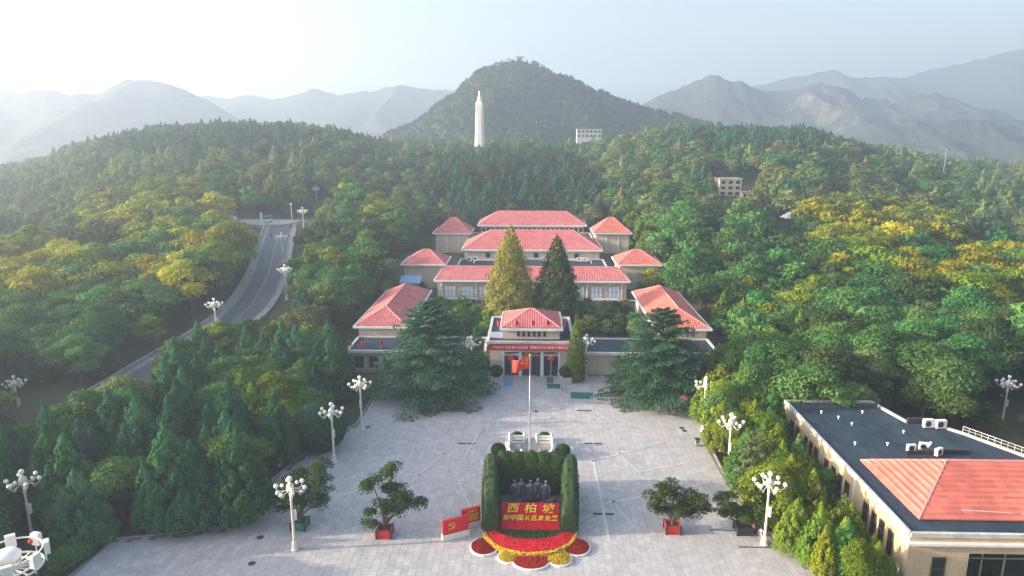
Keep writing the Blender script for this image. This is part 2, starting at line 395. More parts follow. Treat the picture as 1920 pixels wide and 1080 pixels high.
def spire_crown(seed, h=8.0, r=2.2, ns=26, n=3600, ls=0.38, base=0.06, power=0.75, fuzz=0.14):
    """cypress: a bundle of upright flames round a cone"""
    rs = np.random.RandomState(seed); hb = h*base
    A = []
    for i in range(ns):
        u = 0.94*(1-math.sqrt(1-(i+rs.uniform(0, 1))/ns*.985)); a = i*2.399+rs.uniform(-0.3, 0.3)
        rr = r*np.interp(u, [0, .12, .3, 1], [.70, .86, .80, .05])*rs.uniform(0.86, 1.05)
        L = h*rs.uniform(0.13, 0.20)*(1-0.3*u); A.append((math.cos(a)*rr, math.sin(a)*rr, hb+(h*.9-hb)*u, L, r*rs.uniform(0.20, 0.30)*(1-0.45*u)))
    A.append((0, 0, h*0.62, h*0.38, r*0.36)); A = np.array(A)
    w = A[:, 3]*A[:, 4]; w /= w.sum(); li = rs.choice(len(A), n, p=w); a = A[li]
    u = rs.uniform(0, 1, n)**0.9; th = rs.uniform(0, 2*math.pi, n)
    rad = a[:, 4]*(np.minimum(1, (u+.12)/.32)*(1-u)**.75*1.15+0.03)*rs.uniform(0.75, 1.0+2*fuzz, n)
    out = np.stack([np.cos(th), np.sin(th), np.zeros(n)], 1)
    lean = nrm(np.stack([a[:, 0], a[:, 1], np.zeros(n)], 1))*0.25
    P = np.stack([a[:, 0], a[:, 1], a[:, 2]], 1)+out*rad[:, None]+np.stack([lean[:, 0]*u*a[:, 3], lean[:, 1]*u*a[:, 3], u*a[:, 3]], 1)
    N = nrm(out+nrm(np.stack([P[:, 0], P[:, 1], np.zeros(n)], 1))*0.6+np.array([0, 0, 0.45])+rs.normal(0, 0.4, (n, 3)))
    T = nrm(np.array([[0, 0, 1.0]])+out*0.55+rs.normal(0, 0.35, (n, 3)))
    V, F = leaf_geo(P, N, T, ls*rs.uniform(0.6, 1.4, n), 0.55, rs)
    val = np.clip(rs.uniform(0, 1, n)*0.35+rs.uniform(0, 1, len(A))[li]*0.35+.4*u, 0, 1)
    return V, F, val
def cone_crown(seed, h=17.0, r=4.0, n=9000, ls=0.45, base=0.03):
    """dense tall cone with shallow lumps"""
    rs = np.random.RandomState(seed); u = 1-np.sqrt(rs.uniform(0.0, 1, n)); th = rs.uniform(0, 2*math.pi, n)
    prof = np.interp(u, [0, 0.08, 0.25, 0.5, 0.75, 0.92, 1.0], [0.78, 0.97, 1.0, 0.78, 0.46, 0.2, 0.03])
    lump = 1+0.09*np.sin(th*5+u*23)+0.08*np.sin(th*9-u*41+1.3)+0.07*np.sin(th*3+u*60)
    rad = r*prof*lump*rs.uniform(0.72, 1.06, n)
    P = np.stack([np.cos(th)*rad, np.sin(th)*rad, h*(base+(1-base)*u)+rs.normal(0, 0.2, n)], 1)
    out = np.stack([np.cos(th), np.sin(th), np.full(n, 0.35)], 1)
    N = nrm(out+rs.normal(0, 0.4, (n, 3))); T = nrm(np.array([[0, 0, 0.8]])+out*0.7+rs.normal(0, 0.4, (n, 3)))
    V, F = leaf_geo(P, N, T, ls*rs.uniform(0.6, 1.4, n), 0.55, rs)
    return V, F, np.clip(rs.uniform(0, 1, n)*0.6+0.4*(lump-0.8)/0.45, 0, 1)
def cedar_crown(seed, h=14.5, r=8.2, nb=120, per=115, ls=0.62):
    """deodar: level boughs in tiers whose tips droop"""
    rs = np.random.RandomState(seed); PP = []; NN = []; TT = []; SS = []; VV = []; B = []
    for i in range(nb):
        u = (i+0.5)/nb; u = u**1.15; z = h*(0.07+0.9*u); a = i*2.399+rs.uniform(-0.35, 0.35)
        L = (r*(1-u)**0.62*rs.uniform(0.78, 1.12)+0.35); d = np.array([math.cos(a), math.sin(a), 0]); sd = np.array([-d[1], d[0], 0])
        rise = rs.uniform(0.02, 0.16)+0.5*u**3; dr = rs.uniform(0.10, 0.24)*(1-0.7*u)
        B.append((z, a, L, rise, dr))
        m = int(per*(0.3+0.7*(1-u))); s = rs.uniform(0.12, 1.0, m)**0.75; wd = L*0.34*np.sqrt(np.clip(1.06-s, 0, 1))*(0.3+0.9*s)+0.12
        q = rs.uniform(-1, 1, m)
        zz = z+rise*L*s-dr*L*s**2.2-np.abs(q)*wd*0.34+rs.normal(0, 0.05, m)
        P = d[None]*(L*s)[:, None]+sd[None]*(q*wd)[:, None]; P[:, 2] = zz
        PP.append(P); NN.append(nrm(np.array([[0, 0, 1.0]])+d[None]*0.32+sd[None]*(q*0.5)[:, None]+rs.normal(0, 0.3, (m, 3))))
        TT.append(nrm(d[None]*0.8+sd[None]*(q*0.9)[:, None]+np.array([[0, 0, -0.38]])+rs.normal(0, 0.25, (m, 3))))
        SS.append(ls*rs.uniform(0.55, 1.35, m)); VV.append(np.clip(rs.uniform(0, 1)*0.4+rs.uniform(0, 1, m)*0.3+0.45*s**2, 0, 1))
    P = np.concatenate(PP); V, F = leaf_geo(P, np.concatenate(NN), np.concatenate(TT), np.concatenate(SS), 0.42, rs)
    return V, F, np.concatenate(VV), B
def pine_crown(seed, h=9.0, r=3.6, nb=46, per=60, ls=0.55):
    V, F, v, B = cedar_crown(seed, h, r, nb, per, ls); return V, F, v
def hedge_shell(fn, n, ls, rs, asp=0.7):
    P, N = fn(n); N = nrm(N+rs.normal(0, 0.35, N.shape)); T = nrm(rs.normal(0, 1, N.shape))
    V, F = leaf_geo(P+N*rs.uniform(-0.03, 0.06, (n, 1)), N, T, ls*rs.uniform(0.6, 1.4, n), asp, rs)
    return V, F, rs.uniform(0, 1, n)
def trunk_mesh(seed, h, r0, limbs=5, reach=2.0, top=0.75):
    rs = np.random.RandomState(seed); mb = MB()
    ang = rs.uniform(0, 6.28); bend = np.array([math.cos(ang), math.sin(ang), 0])*h*0.03
    pts = [(0, 0, -0.4), (0, 0, 0.25)]+[tuple(bend*math.sin(k*1.3)+np.array([0, 0, h*top*k/4])) for k in range(1, 5)]
    mb.tube(pts, [r0*1.5, r0*1.15, r0, r0*0.8, r0*0.55, r0*0.2], 7)
    for i in range(limbs):
        a = i*2.4+rs.uniform(-.5, .5); k = rs.uniform(0.3, 0.62); b = np.array(pts[2])*0+np.array([0, 0, h*top*k])
        d = np.array([math.cos(a), math.sin(a), 0])*reach*rs.uniform(0.6, 1.0); e = b+d+np.array([0, 0, h*0.22*rs.uniform(0.6, 1.3)])
        mb.tube([b, b+(e-b)*0.5+np.array([0, 0, -0.1]), e], [r0*0.5, r0*0.34, r0*0.12], 5)
    return mb
# leaf colours (reflectance of the leaves, sunlit tone included for the junipers)
L_cyp = leaf_mat('cypress_leaf', (0.017,0.100,0.053), (0.065,0.195,0.094))
L_cypy = leaf_mat('juniper_leaf', (0.077,0.147,0.014), (0.224,0.295,0.035))  # cypress leaf again, sunlit yellow-green put into the colour
L_green = leaf_mat('green_leaf', (0.033,0.132,0.035), (0.142,0.277,0.071))
L_olive = leaf_mat('olive_leaf', (0.088,0.147,0.053), (0.236,0.277,0.106))
L_lime = leaf_mat('lime_leaf', (0.112,0.183,0.014), (0.271,0.342,0.029))
L_yellow = leaf_mat('yellow_leaf', (0.170,0.200,0.012), (0.540,0.500,0.034), 0.34, 0.008)
L_gold = leaf_mat('golden_leaf', (0.190,0.185,0.012), (0.500,0.430,0.030), 0.34, 0.008)
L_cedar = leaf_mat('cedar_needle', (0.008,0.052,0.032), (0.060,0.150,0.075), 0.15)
L_pale = leaf_mat('pale_branch', (0.20,0.16,0.11), (0.38,0.29,0.18), 0.2)
L_hedge = leaf_mat('hedge_leaf', (0.022,0.060,0.014), (0.060,0.120,0.022), 0.15, 0.01)
L_pot = leaf_mat('ficus_leaf', (0.026,0.060,0.016), (0.075,0.125,0.028), 0.2)
L_spire = leaf_mat('golden_cypress_leaf', (0.110,0.125,0.018), (0.300,0.270,0.040), 0.2, 0.01)
def m_trunk():
    t = NT('trunk_whitewashed').set(Roughness=0.9)
    sp = t.n('SeparateXYZ'); t.l(t.coord(), sp.inputs[0]); n = t.noise(4, 4)
    z = t.math('ADD', sp.outputs[2], t.math('MULTIPLY', n, 0.15))
    b = t.ramp(n, [(0.3, (0.06,0.045,0.035)), (0.7, (0.15,0.115,0.085))])
    t.col(t.mix(t.math('LESS_THAN', z, 1.25), b, (0.62,0.62,0.60))); t.bump(n, 0.5, 0.03); return t.m
M_trunkw = m_trunk()

PROTO = {}
def proto(key, crown, trunk, leaf, trunkmat=None):
    V, F, val = crown[:3]
    me = mesh_np('crown', V, F, [leaf], False, val)
    tb = trunk; tm = bpy.data.meshes.new('trunk'); tm.from_pydata(tb.v, [], tb.f); tm.materials.append(trunkmat or M_bark)
    PROTO[key] = (me, tm)
_sh = [(4.1, .30, 30, .60), (4.6, .24, 34, .55), (3.7, .32, 26, .70), (5.0, .34, 30, .48), (4.3, .18, 36, .66)]
for i in range(5):
    r_, b_, k_, f_ = _sh[i]
    proto(f'broad_n{i}', broad_crown(10+i, 9.0, r_, k_, 6500, 0.36, f_, b_), trunk_mesh(30+i, 9.0, 0.2, 6, 2.6, 0.7), L_green)
    proto(f'broad_m{i}', broad_crown(40+i, 9.5, r_+.3, k_, 4200, 0.48, f_, b_), trunk_mesh(50+i, 9.5, 0.22, 5, 2.6, 0.7), L_green)
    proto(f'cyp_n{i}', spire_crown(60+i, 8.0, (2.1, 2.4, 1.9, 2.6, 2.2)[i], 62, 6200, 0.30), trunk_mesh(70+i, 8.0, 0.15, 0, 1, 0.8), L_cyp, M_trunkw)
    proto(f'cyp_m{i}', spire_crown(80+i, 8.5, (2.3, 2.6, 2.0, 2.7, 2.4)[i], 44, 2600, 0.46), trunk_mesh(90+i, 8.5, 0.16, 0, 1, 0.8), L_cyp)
proto('pine_n0', pine_crown(5, 9.0, 4.0, 60, 75, 0.5), trunk_mesh(7, 9.0, 0.2, 0, 1, 0.95), L_cypy)
proto('bare_n0', broad_crown(95, 5.0, 2.3, 16, 1500, 0.26, 0.6), trunk_mesh(96, 5, 0.09, 7, 1.4, 0.8), L_pale)
TALLH = {'broad_n': 9.0, 'broad_m': 9.5, 'cyp_n': 8.0, 'cyp_m': 8.5, 'pine_n': 9.0, 'bare_n': 5.0}
TREER = {'broad_n': 4.4, 'broad_m': 4.7, 'cyp_n': 2.1, 'cyp_m': 2.4, 'pine_n': 4.0, 'bare_n': 2.3}
def put_tree(name, key, x, y, h, leaf, label, group=None, rz=None, wide=1.0, z=None, cat='tree'):
    base = key.rstrip('0123456789'); s = h/TALLH[base]
    z = gz(x, y)-0.1 if z is None else z
    t = thing(name, label, cat, (x, y, z), random.uniform(0, 6.28) if rz is None else rz, group, local=True)
    t.scale = (s*wide, s*wide, s)
    cm, tm = PROTO[key]
    c = obj('crown', cm, t); obj('trunk', tm, t)
    if leaf is not cm.materials[0]:
        c.material_slots[0].link = 'OBJECT'; c.material_slots[0].material = leaf
    return t
# ------------------------------------------------------------------ building materials
def m_wall(name, c, brick=(2.4, 1.2)):
    t = NT(name).set(Roughness=0.85)
    co = t.coord(); n1 = t.noise(0.5, 6, 0.7); n2 = t.noise(6, 4)
    base = t.ramp(t.math('ADD', t.math('MULTIPLY', n1, .6), t.math('MULTIPLY', n2, .4)), [(0.3, tuple(x*.82 for x in c)), (0.7, tuple(x*1.12 for x in c))])
    sp = t.n('SeparateXYZ'); t.l(co, sp.inputs[0])
    st = t.noise(1.0, 5, 0.65, t.mapping(co, (1.6, 1.6, 0.12)))
    base = t.mix(t.math('MULTIPLY', t.ramp(st, [(0.5,(0,0,0)),(0.75,(1,1,1))]), 0.35), base, tuple(x*0.5 for x in c))
    # joints of the cladding: dark lines every slab
    hx = t.math('ADD', sp.outputs[0], sp.outputs[1])
    jx = t.math('LESS_THAN', t.math('FRACT', t.math('DIVIDE', hx, brick[0])), 0.02)
    jz = t.math('LESS_THAN', t.math('FRACT', t.math('DIVIDE', sp.outputs[2], brick[1])), 0.035)
    j = t.math('MAXIMUM', jx, jz)
    t.col(t.mix(t.math('MULTIPLY', j, 0.35), base, tuple(x*0.5 for x in c))); t.bump(t.math('SUBTRACT', n2, j), 0.25, 0.03); return t.m
M_tan = m_wall('tan_wall', (0.62, 0.52, 0.405))
M_tan2 = m_wall('ochre_wall', (0.56, 0.43, 0.29))
M_white_w = plain('white_render', (0.72, 0.71, 0.68), 0.8, 0.08, 0.5, dirt=((0.5,0.48,0.44), 0.4))
def m_roof(name, c):
    t = NT(name).set(Roughness=0.55); t.b.inputs['Specular IOR Level'].default_value = 0.3
    n1 = t.noise(0.35, 6, 0.65); n2 = t.noise(5, 4, 0.7); co = t.coord()
    base = t.ramp(t.math('ADD', t.math('MULTIPLY', n1, .6), t.math('MULTIPLY', n2, .4)), [(0.3, tuple(x*.80 for x in c)), (0.52, c), (0.72, tuple(min(1, x*1.14+0.015) for x in c))])
    st = t.ramp(t.noise(1.4, 6, 0.75), [(0.56, (0,0,0)), (0.74, (1,1,1))])
    fade = t.ramp(t.noise(0.11, 5, 0.6), [(0.42, (0,0,0)), (0.62, (1,1,1))])
    base = t.mix(t.math('MULTIPLY', fade, 0.35), base, tuple(min(1, x*1.1+.06) for x in c))
    fl = t.n('VectorMath', operation='FLOOR'); t.l(t.mapping(co, (1.1, 1.1, 2.6)), fl.inputs[0]); wn = t.n('TexWhiteNoise', noise_dimensions='3D'); t.l(fl.outputs[0], wn.inputs['Vector'])
    base = t.mix(1.0, base, t.ramp(wn.outputs[0], [(0, (.84,.84,.84)), (1, (1.12,1.12,1.12))]), 'MULTIPLY')
    strk = t.ramp(t.noise(1.0, 5, 0.7, t.mapping(co, (2.6, 0.25, 0.25))), [(0.52, (0,0,0)), (0.70, (1,1,1))])
    base = t.mix(t.math('MULTIPLY', strk, 0.28), base, tuple(x*.55 for x in c))
    t.col(t.mix(t.math('MULTIPLY', st, 0.5), base, (0.22, 0.10, 0.09))); t.bump(n2, 0.25, 0.03); return t.m
M_roof = m_roof('red_roof_sheet', (0.54, 0.160, 0.155))
M_rooflit = m_roof('orange_roof_sheet', (0.58, 0.165, 0.125))  # same red roof again, warmth of sunlight put into its colour
M_cap = plain('roof_cap', (0.62, 0.28, 0.25), 0.6, 0.12, 2.0)
def m_bitumen(name, c):
    t = NT(name).set(Roughness=0.85); t.b.inputs['Specular IOR Level'].default_value = 0.15; co = t.coord()
    n1 = t.noise(0.25, 7, 0.7); n2 = t.noise(1.0, 5, 0.7, t.mapping(co, (1.2, 0.35, 1))); n3 = t.noise(9, 3)
    b = t.ramp(t.math('ADD', t.math('MULTIPLY', n1, .5), t.math('MULTIPLY', n2, .5)), [(0.36, tuple(x*.55 for x in c)), (0.52, c), (0.60, tuple(x*1.5 for x in c)), (0.70, tuple(x*3.2 for x in c))])
    sp = t.n('SeparateXYZ'); t.l(co, sp.inputs[0])
    sheet = t.n('TexWhiteNoise', noise_dimensions='1D'); t.l(t.math('FLOOR', t.math('DIVIDE', sp.outputs[0], 1.0)), sheet.inputs['W'])
    b = t.mix(t.math('MULTIPLY', sheet.outputs[0], 0.35), b, tuple(x*1.7 for x in c))
    t.col(b); t.bump(n3, 0.2, 0.02); return t.m
M_bit = m_bitumen('roof_felt', (0.030, 0.050, 0.070))

# ------------------------------------------------------------------ building parts
def slope_ribs(mb, A, B, C, D, step, w, hgt, cross=False):
    A, B, C, D = map(Vector, (A, B, C, D)); ab = (B-A); L = ab.length; e = ab/L
    sD, sC = (D-A).dot(e), (C-A).dot(e)
    up = (D-A)-e*sD; n = e.cross(up).normalized()
    if n.z < 0: n = -n
    if not cross:
        k = int(L/step)
        for i in range(1, k):
            s = L*i/k
            f = 1.0
            if s < sD: f = s/max(sD, 1e-3)
            if s > sC: f = min(f, (L-s)/max(L-sC, 1e-3))
            if f < 0.04: continue
            p0 = A+e*s; p1 = p0+up*f
            mb.add([p0-e*w/2, p0+e*w/2, p0+n*hgt, p1-e*w/2, p1+e*w/2, p1+n*hgt], [(0,2,5,3),(2,1,4,5),(0,1,2)])
    else:
        k = int(up.length/step); ud = up/k
        for i in range(1, k):
            f = i/k; p0 = A+up*f+e*(sD*f); p1 = A+up*f+e*(L-(L-sC)*f)
            mb.add([p0-ud*w, p0+n*hgt, p0+ud*0.05, p1-ud*w, p1+n*hgt, p1+ud*0.05], [(0,1,4,3),(1,2,5,4)])
def hip_roof(t, x0, x1, y0, y1, ze, zr, rin, axis='x', step=0.62, mat=None, trim=0.32, cross=False, rin2=None):
    mat = mat or M_roof; xm, ym = (x0+x1)/2, (y0+y1)/2; rin2 = rin if rin2 is None else rin2
    a, b, c, d = (x0,y0,ze), (x1,y0,ze), (x1,y1,ze), (x0,y1,ze)
    if axis == 'x': p, q = (x0+rin, ym, zr), (x1-rin2, ym, zr); S = [(a,b,q,p),(c,d,p,q),(b,c,q,q),(d,a,p,p)]
    else: p, q = (xm, y0+rin, zr), (xm, y1-rin2, zr); S = [(a,b,p,p),(b,c,q,p),(c,d,q,q),(d,a,p,q)]
    mb = MB()
    for s in S: mb.add(s if s[2] != s[3] else s[:3], [(0,1,2,3) if s[2] != s[3] else (0,1,2)])
    th = 0.14; mb.add([a,b,c,d]+[(v[0],v[1],v[2]-th) for v in (a,b,c,d)], [(0,4,5,1),(1,5,6,2),(2,6,7,3),(3,7,4,0),(4,7,6,5)])
    for s in S: slope_ribs(mb, *s, step, 0.16 if not cross else 0.34, 0.075 if not cross else 0.17, cross)
    r = mb.build('roof', mat, t)
    cap = MB(); cap.tube([p, q], 0.13, 6)
    for u, v in ((a, p), (d, p if axis == 'x' else q), (b, q if axis == 'x' else p), (c, q)): cap.tube([u, v], 0.10, 6)
    cap.build('ridge_cap', M_cap, r)
    if trim:
        g = MB(); o = 0.42
        g.box(x0-o, x1+o, y0-o, y0-o+0.22, ze-0.16-trim, ze-0.06); g.box(x0-o, x1+o, y1+o-0.22, y1+o, ze-0.16-trim, ze-0.06)
        g.box(x0-o, x0-o+0.22, y0-o+0.22, y1+o-0.22, ze-0.16-trim, ze-0.06); g.box(x1+o-0.22, x1+o, y0-o+0.22, y1+o-0.22, ze-0.16-trim, ze-0.06)
        g.box(x0-o+0.22, x1+o-0.22, y0-o+0.22, y1+o-0.22, ze-0.16-trim, ze-0.40+0.02)
        g.build('eave_gutter', M_white, t)
    return r
def flat_roof(t, x0, x1, y0, y1, z, cop=0.3, w=0.3, seams=True):
    r = MB().box(x0+w, x1-w, y0+w, y1-w, z-0.3, z).build('flat_roof', M_bit, t)
    c = MB(); c.box(x0-.12, x1+.12, y0-.12, y0+w, z-0.32, z+cop); c.box(x0-.12, x1+.12, y1-w, y1+.12, z-0.32, z+cop)
    c.box(x0-.12, x0+w, y0+w, y1-w, z-0.32, z+cop); c.box(x1-w, x1+.12, y0+w, y1-w, z-0.32, z+cop)
    c.build('coping', M_coping, t)
    return r
def window_y(t, xc, y, z0, z1, w, nx=2, nz=3, glass=None, frame=None, face=-1, sill=True):
    """window in a wall facing -y (face=-1)"""
    x0, x1 = xc-w/2, xc+w/2
    f = MB(); b = 0.09
    ya, yb = sorted((y, y+face*0.10))
    f.box(x0-b, x1+b, ya, yb, z1, z1+b); f.box(x0-b, x1+b, ya, yb, z0-b, z0); f.box(x0-b, x0, ya, yb, z0, z1); f.box(x1, x1+b, ya, yb, z0, z1)
    for i in range(1, nx): xx = x0+(x1-x0)*i/nx; f.box(xx-.04, xx+.04, ya, yb-0.02*0, z0, z1)
    for i in range(1, nz): zz = z0+(z1-z0)*i/nz; f.box(x0, x1, ya+.01, yb-.01, zz-.035, zz+.035)
    o = f.build('window', frame or M_frame, t)
    yc, yd = sorted((y, y+face*0.05)); MB().box(x0, x1, yc, yd, z0, z1).build('pane', glass or M_glass, o)
    if sill:
        ye, yf = sorted((y, y+face*0.22)); MB().box(x0-.2, x1+.2, ye, yf, z0-b-.14, z0-b-.003).build('sill', M_white, o)
    return o
def window_x(t, x, yc, z0, z1, w, glass=None, face=-1):
    f = MB(); b = 0.08; y0, y1 = yc-w/2, yc+w/2; xa, xb = sorted((x, x+face*0.1))
    f.box(xa, xb, y0-b, y1+b, z1, z1+b); f.box(xa, xb, y0-b, y1+b, z0-b, z0); f.box(xa, xb, y0-b, y0, z0, z1); f.box(xa, xb, y1, y1+b, z0, z1)
    zz = z0+(z1-z0)*0.66; f.box(xa, xb, y0, y1, zz-.03, zz+.03)
    o = f.build('window', M_brownframe, t); xc, xd = sorted((x, x+face*0.05)); MB().box(xc, xd, y0, y1, z0, z1).build('pane', glass or M_darkglass, o)
M_frame = plain('window_frame_dark', (0.14, 0.14, 0.15), 0.5, 0.1, 2.0)
M_brownframe = plain('window_frame_brown', (0.12, 0.07, 0.045), 0.5, 0.15, 2.0)
M_coping = plain('coping_paint', (0.58, 0.57, 0.54), 0.7, 0.12, 1.0, dirt=((0.25,0.24,0.22), 0.6))
def side(l): return 'left' if l < 0 else 'right'

# ------------------------------------------------------------------ entrance hall
def entrance_hall():
    t = thing('entrance_hall', 'low tan entrance hall with red hipped roof, banner and three dark door bays', 'building', (0, 122, 0))
    w = MB(); yf = 116.6
    for x0, x1 in ((-7.3, -4.75), (-2.25, -1.6), (1.6, 2.25), (4.75, 7.3)): w.box(x0, x1, yf, yf+1.0, 0.02, 4.4)
    w.box(-7.3, 7.3, yf, yf+1.0, 4.4, 6.1); w.box(-7.3, 7.3, yf+1.0, 132, 0.02, 6.05)
    w.build('wall', M_tan, t)
    for xc in (-1.92, 1.92, -4.95, 4.95): MB().box(xc-.22, xc+.22, yf-.16, yf-.003, 0.02, 4.38).build('pilaster', M_white_w, t)
    for x0, x1 in ((-4.75, -2.25), (-1.6, 1.6), (2.25, 4.75)):
        d = MB().box(x0+.01, x1-.01, yf+.55, yf+.62, 0.02, 4.38).build('door_bay', M_darkglass, t)
        fr = MB(); fr.box(x0+.01, x1-.01, yf+.46, yf+.548, 3.55, 3.68); fr.box((x0+x1)/2-.05, (x0+x1)/2+.05, yf+.46, yf+.548, 0.02, 3.55); fr.build('door_frame', M_steel if x0 < 0 else M_white, d)
    for x0, x1 in ((-4.75, -2.25), (2.25, 4.75)): MB().box(x0+.02, x1-.02, yf+.05, yf+.3, 3.86, 4.08).build('transom', M_white_w, t)
    flat_roof(t, -7.75, 7.45, 116.2, 133, 6.25, 0.28, 0.35)
    u = MB().box(-5.0, 5.0, 118.6, 129.4, 6.26, 8.0).build('upper_wall', M_tan, t)
    for i in range(6):
        x = -2.3+i*0.93; MB().box(x-.22, x+.22, 118.5, 118.597, 6.72, 7.62).build('slot_window', M_black, t)
    hip_roof(t, -5.2, 5.2, 118.4, 129.6, 8.38, 10.5, 4.9, 'x', 0.42, trim=0.3)
    # lower side windows beside the upper block
    MB().box(-7.3, -5.1, 118.9, 118.99, 6.27, 7.4).build('side_glazing', M_glass, t)
    MB().box(5.2, 7.1, 118.9, 118.99, 6.27, 7.4).build('side_glazing', M_darkglass, t)
    # name board over the middle bay
    MB().box(-1.5, 1.5, yf-.12, yf-.02, 3.95, 4.42).build('name_board', M_dark, t)
    b = single('banner', MB().box(-7.35, 7.2, 115.86, 115.95, 4.95, 6.12), M_red, 'long red cloth banner with white characters across the entrance hall front', 'banner', (0, 115.9, 5.5))
    # the banner's unreadable small characters, as clusters of strokes
    rs = random.Random(3)
    for x0, n in ((-6.6, 15), (-0.05, 17)):
        for i in range(n):
            c = x0+i*0.42; mb = MB()
            for k in range(4):
                if rs.random() < .75: zz = 5.3+k*0.13; mb.box(c-.15, c+.15*rs.uniform(.5, 1), 115.80, 115.855, zz, zz+.055)
            for k in range(2):
                xx = c+rs.uniform(-.12, .12); mb.box(xx-.025, xx+.03, 115.79, 115.853, 5.28, 5.75)
            mb.build('character', M_wletter, b)
    return t
HALL = entrance_hall()

def text_mesh(name, body, size, mat, parent, loc, rot, extrude=0.02, shear=0.0, bold=0.0, sx=1.0):
    cu = bpy.data.curves.new(name, 'FONT'); cu.body = body; cu.size = size; cu.extrude = extrude; cu.shear = shear; cu.offset = bold
    cu.align_x = 'CENTER'; cu.align_y = 'CENTER'; cu.resolution_u = 3
    o = bpy.data.objects.new(name, cu); COL.objects.link(o)
    dg = bpy.context.evaluated_depsgraph_get(); me = bpy.data.meshes.new_from_object(o.evaluated_get(dg))
    bpy.data.objects.remove(o); bpy.data.curves.remove(cu)
    me.materials.clear(); me.materials.append(mat)
    r = obj(name, me, parent); off = OFF[parent]
    r.location = (loc[0]-off[0], loc[1]-off[1], loc[2]-off[2]); r.rotation_euler = rot; r.scale = (sx, 1, 1); OFF[r] = off
    return r
text_mesh('name_lettering', '西柏坡纪念馆', 0.40, M_gold, HALL, (0, 116.44, 4.19), (R(90), 0, 0))

def lantern(x, label):
    t = thing('lantern', label, 'lantern', (x, 116.2, 2.4), 0, 'lanterns in the door bays', local=True)
    MB().lathe((0,0,1.05), [(0.2,-.42),(0.52,-.3),(0.68,0),(0.52,.3),(0.2,.42)], 14).build('shade', M_red, t, True)
    MB().lathe((0,0,1.05), [(0.22,.42),(0.22,.5)], 10).build('cap', M_gold, t); MB().lathe((0,0,1.05), [(0.22,-.5),(0.22,-.42)], 10).build('collar', M_gold, t)
    MB().lathe((0,0,0.1), [(0.04,0),(0.09,.1),(0.05,.45)], 6).build('tassel', M_gold, t); MB().tube([(0,0,1.5),(0,0,1.95)], 0.015, 5).build('cord', M_dark, t)
lantern(-3.5, 'red paper lantern hanging in the left door bay of the entrance hall')
lantern(3.5, 'red paper lantern hanging in the right door bay of the entrance hall')

def flag(x, y, z, rz, label, group, h=1.9, fl=0.75):
    t = thing('flag', label, 'flag', (x, y, z), rz, group, local=True)
    MB().tube([(0,0,0),(0,0,h)], 0.035, 5).build('staff', M_steel, t)
    mb = MB(); n = 6
    vs = []
    for i in range(n+1):
        u = i/n; xx = 0.04+fl*u*0.8; yy = 0.16*math.sin(u*5)
        vs += [(xx, yy, h-0.05-0.35*u), (xx-0.1*u, yy+.06, h-1.25-0.15*u+0.25*math.sin(u*3))]
    mb.add(vs, [(2*i, 2*i+1, 2*i+3, 2*i+2) for i in range(n)])
    o = mb.build('cloth', M_red, t); md = o.modifiers.new('thick', 'SOLIDIFY'); md.thickness = 0.02
for i, x in enumerate((-5.5, -2.75, 0.05, 2.75, 5.4)):
    flag(x, 117.75, 8.12, random.uniform(-.4, .4) if i else 3.0, f"{['leftmost','second','middle','fourth','rightmost'][i]} small red flag along the entrance hall roof edge", 'flags on the entrance hall eave')

# ------------------------------------------------------------------ side wings, galleries
def wing(s):
    x0, x1 = (-33.4, -23.6) if s < 0 else (23.6, 33.4); L = side(s)
    t = thing('side_wing', f'long red roofed {L} wing of the museum running away from the plaza', 'building', ((x0+x1)/2, 141, 0), 0, 'side wings of the museum')
    MB().box(x0+.5, x1-.5, 126.4, 156.5, 0, 5.95).build('wall', M_tan, t)
    hip_roof(t, x0, x1, 126, 157, 6.4, 8.95, 5.2, 'y', 0.5, mat=M_roof if s < 0 else M_rooflit, trim=0.3)
    g0, g1 = (-32.8, -8.2) if s < 0 else (7.9, 33.0)
    g = thing('gallery', f'flat roofed {L} gallery joining the entrance hall to the side wing', 'building', ((g0+g1)/2, 121, 0), 0, 'flat roofed galleries')
    w = MB().box(g0+.3, g1-.3, 117.6, 125.4, 0.02, 3.95).build('wall', M_tan, g)
    flat_roof(g, g0, g1, 116.9, 125.7, 4.2, 0.22, 0.3)
    for i in range(4):
        x = (g0+2+i*2.6) if s < 0 else (g1-2-i*2.6); window_y(g, x, 117.6, 0.9, 3.0, 1.5, 2, 2, M_darkglass)
    for i in range(3):
        x = (-32.6+i*2.9) if s < 0 else (32.9-i*2.9)
        flag(x, 117.4, 4.3, random.uniform(-.5, .5)+(3.1 if i == 1 else 0), f"{['outermost','middle','innermost'][i]} red flag on the {L} gallery roof", 'flags on the gallery roofs')
wing(-1); wing(1)

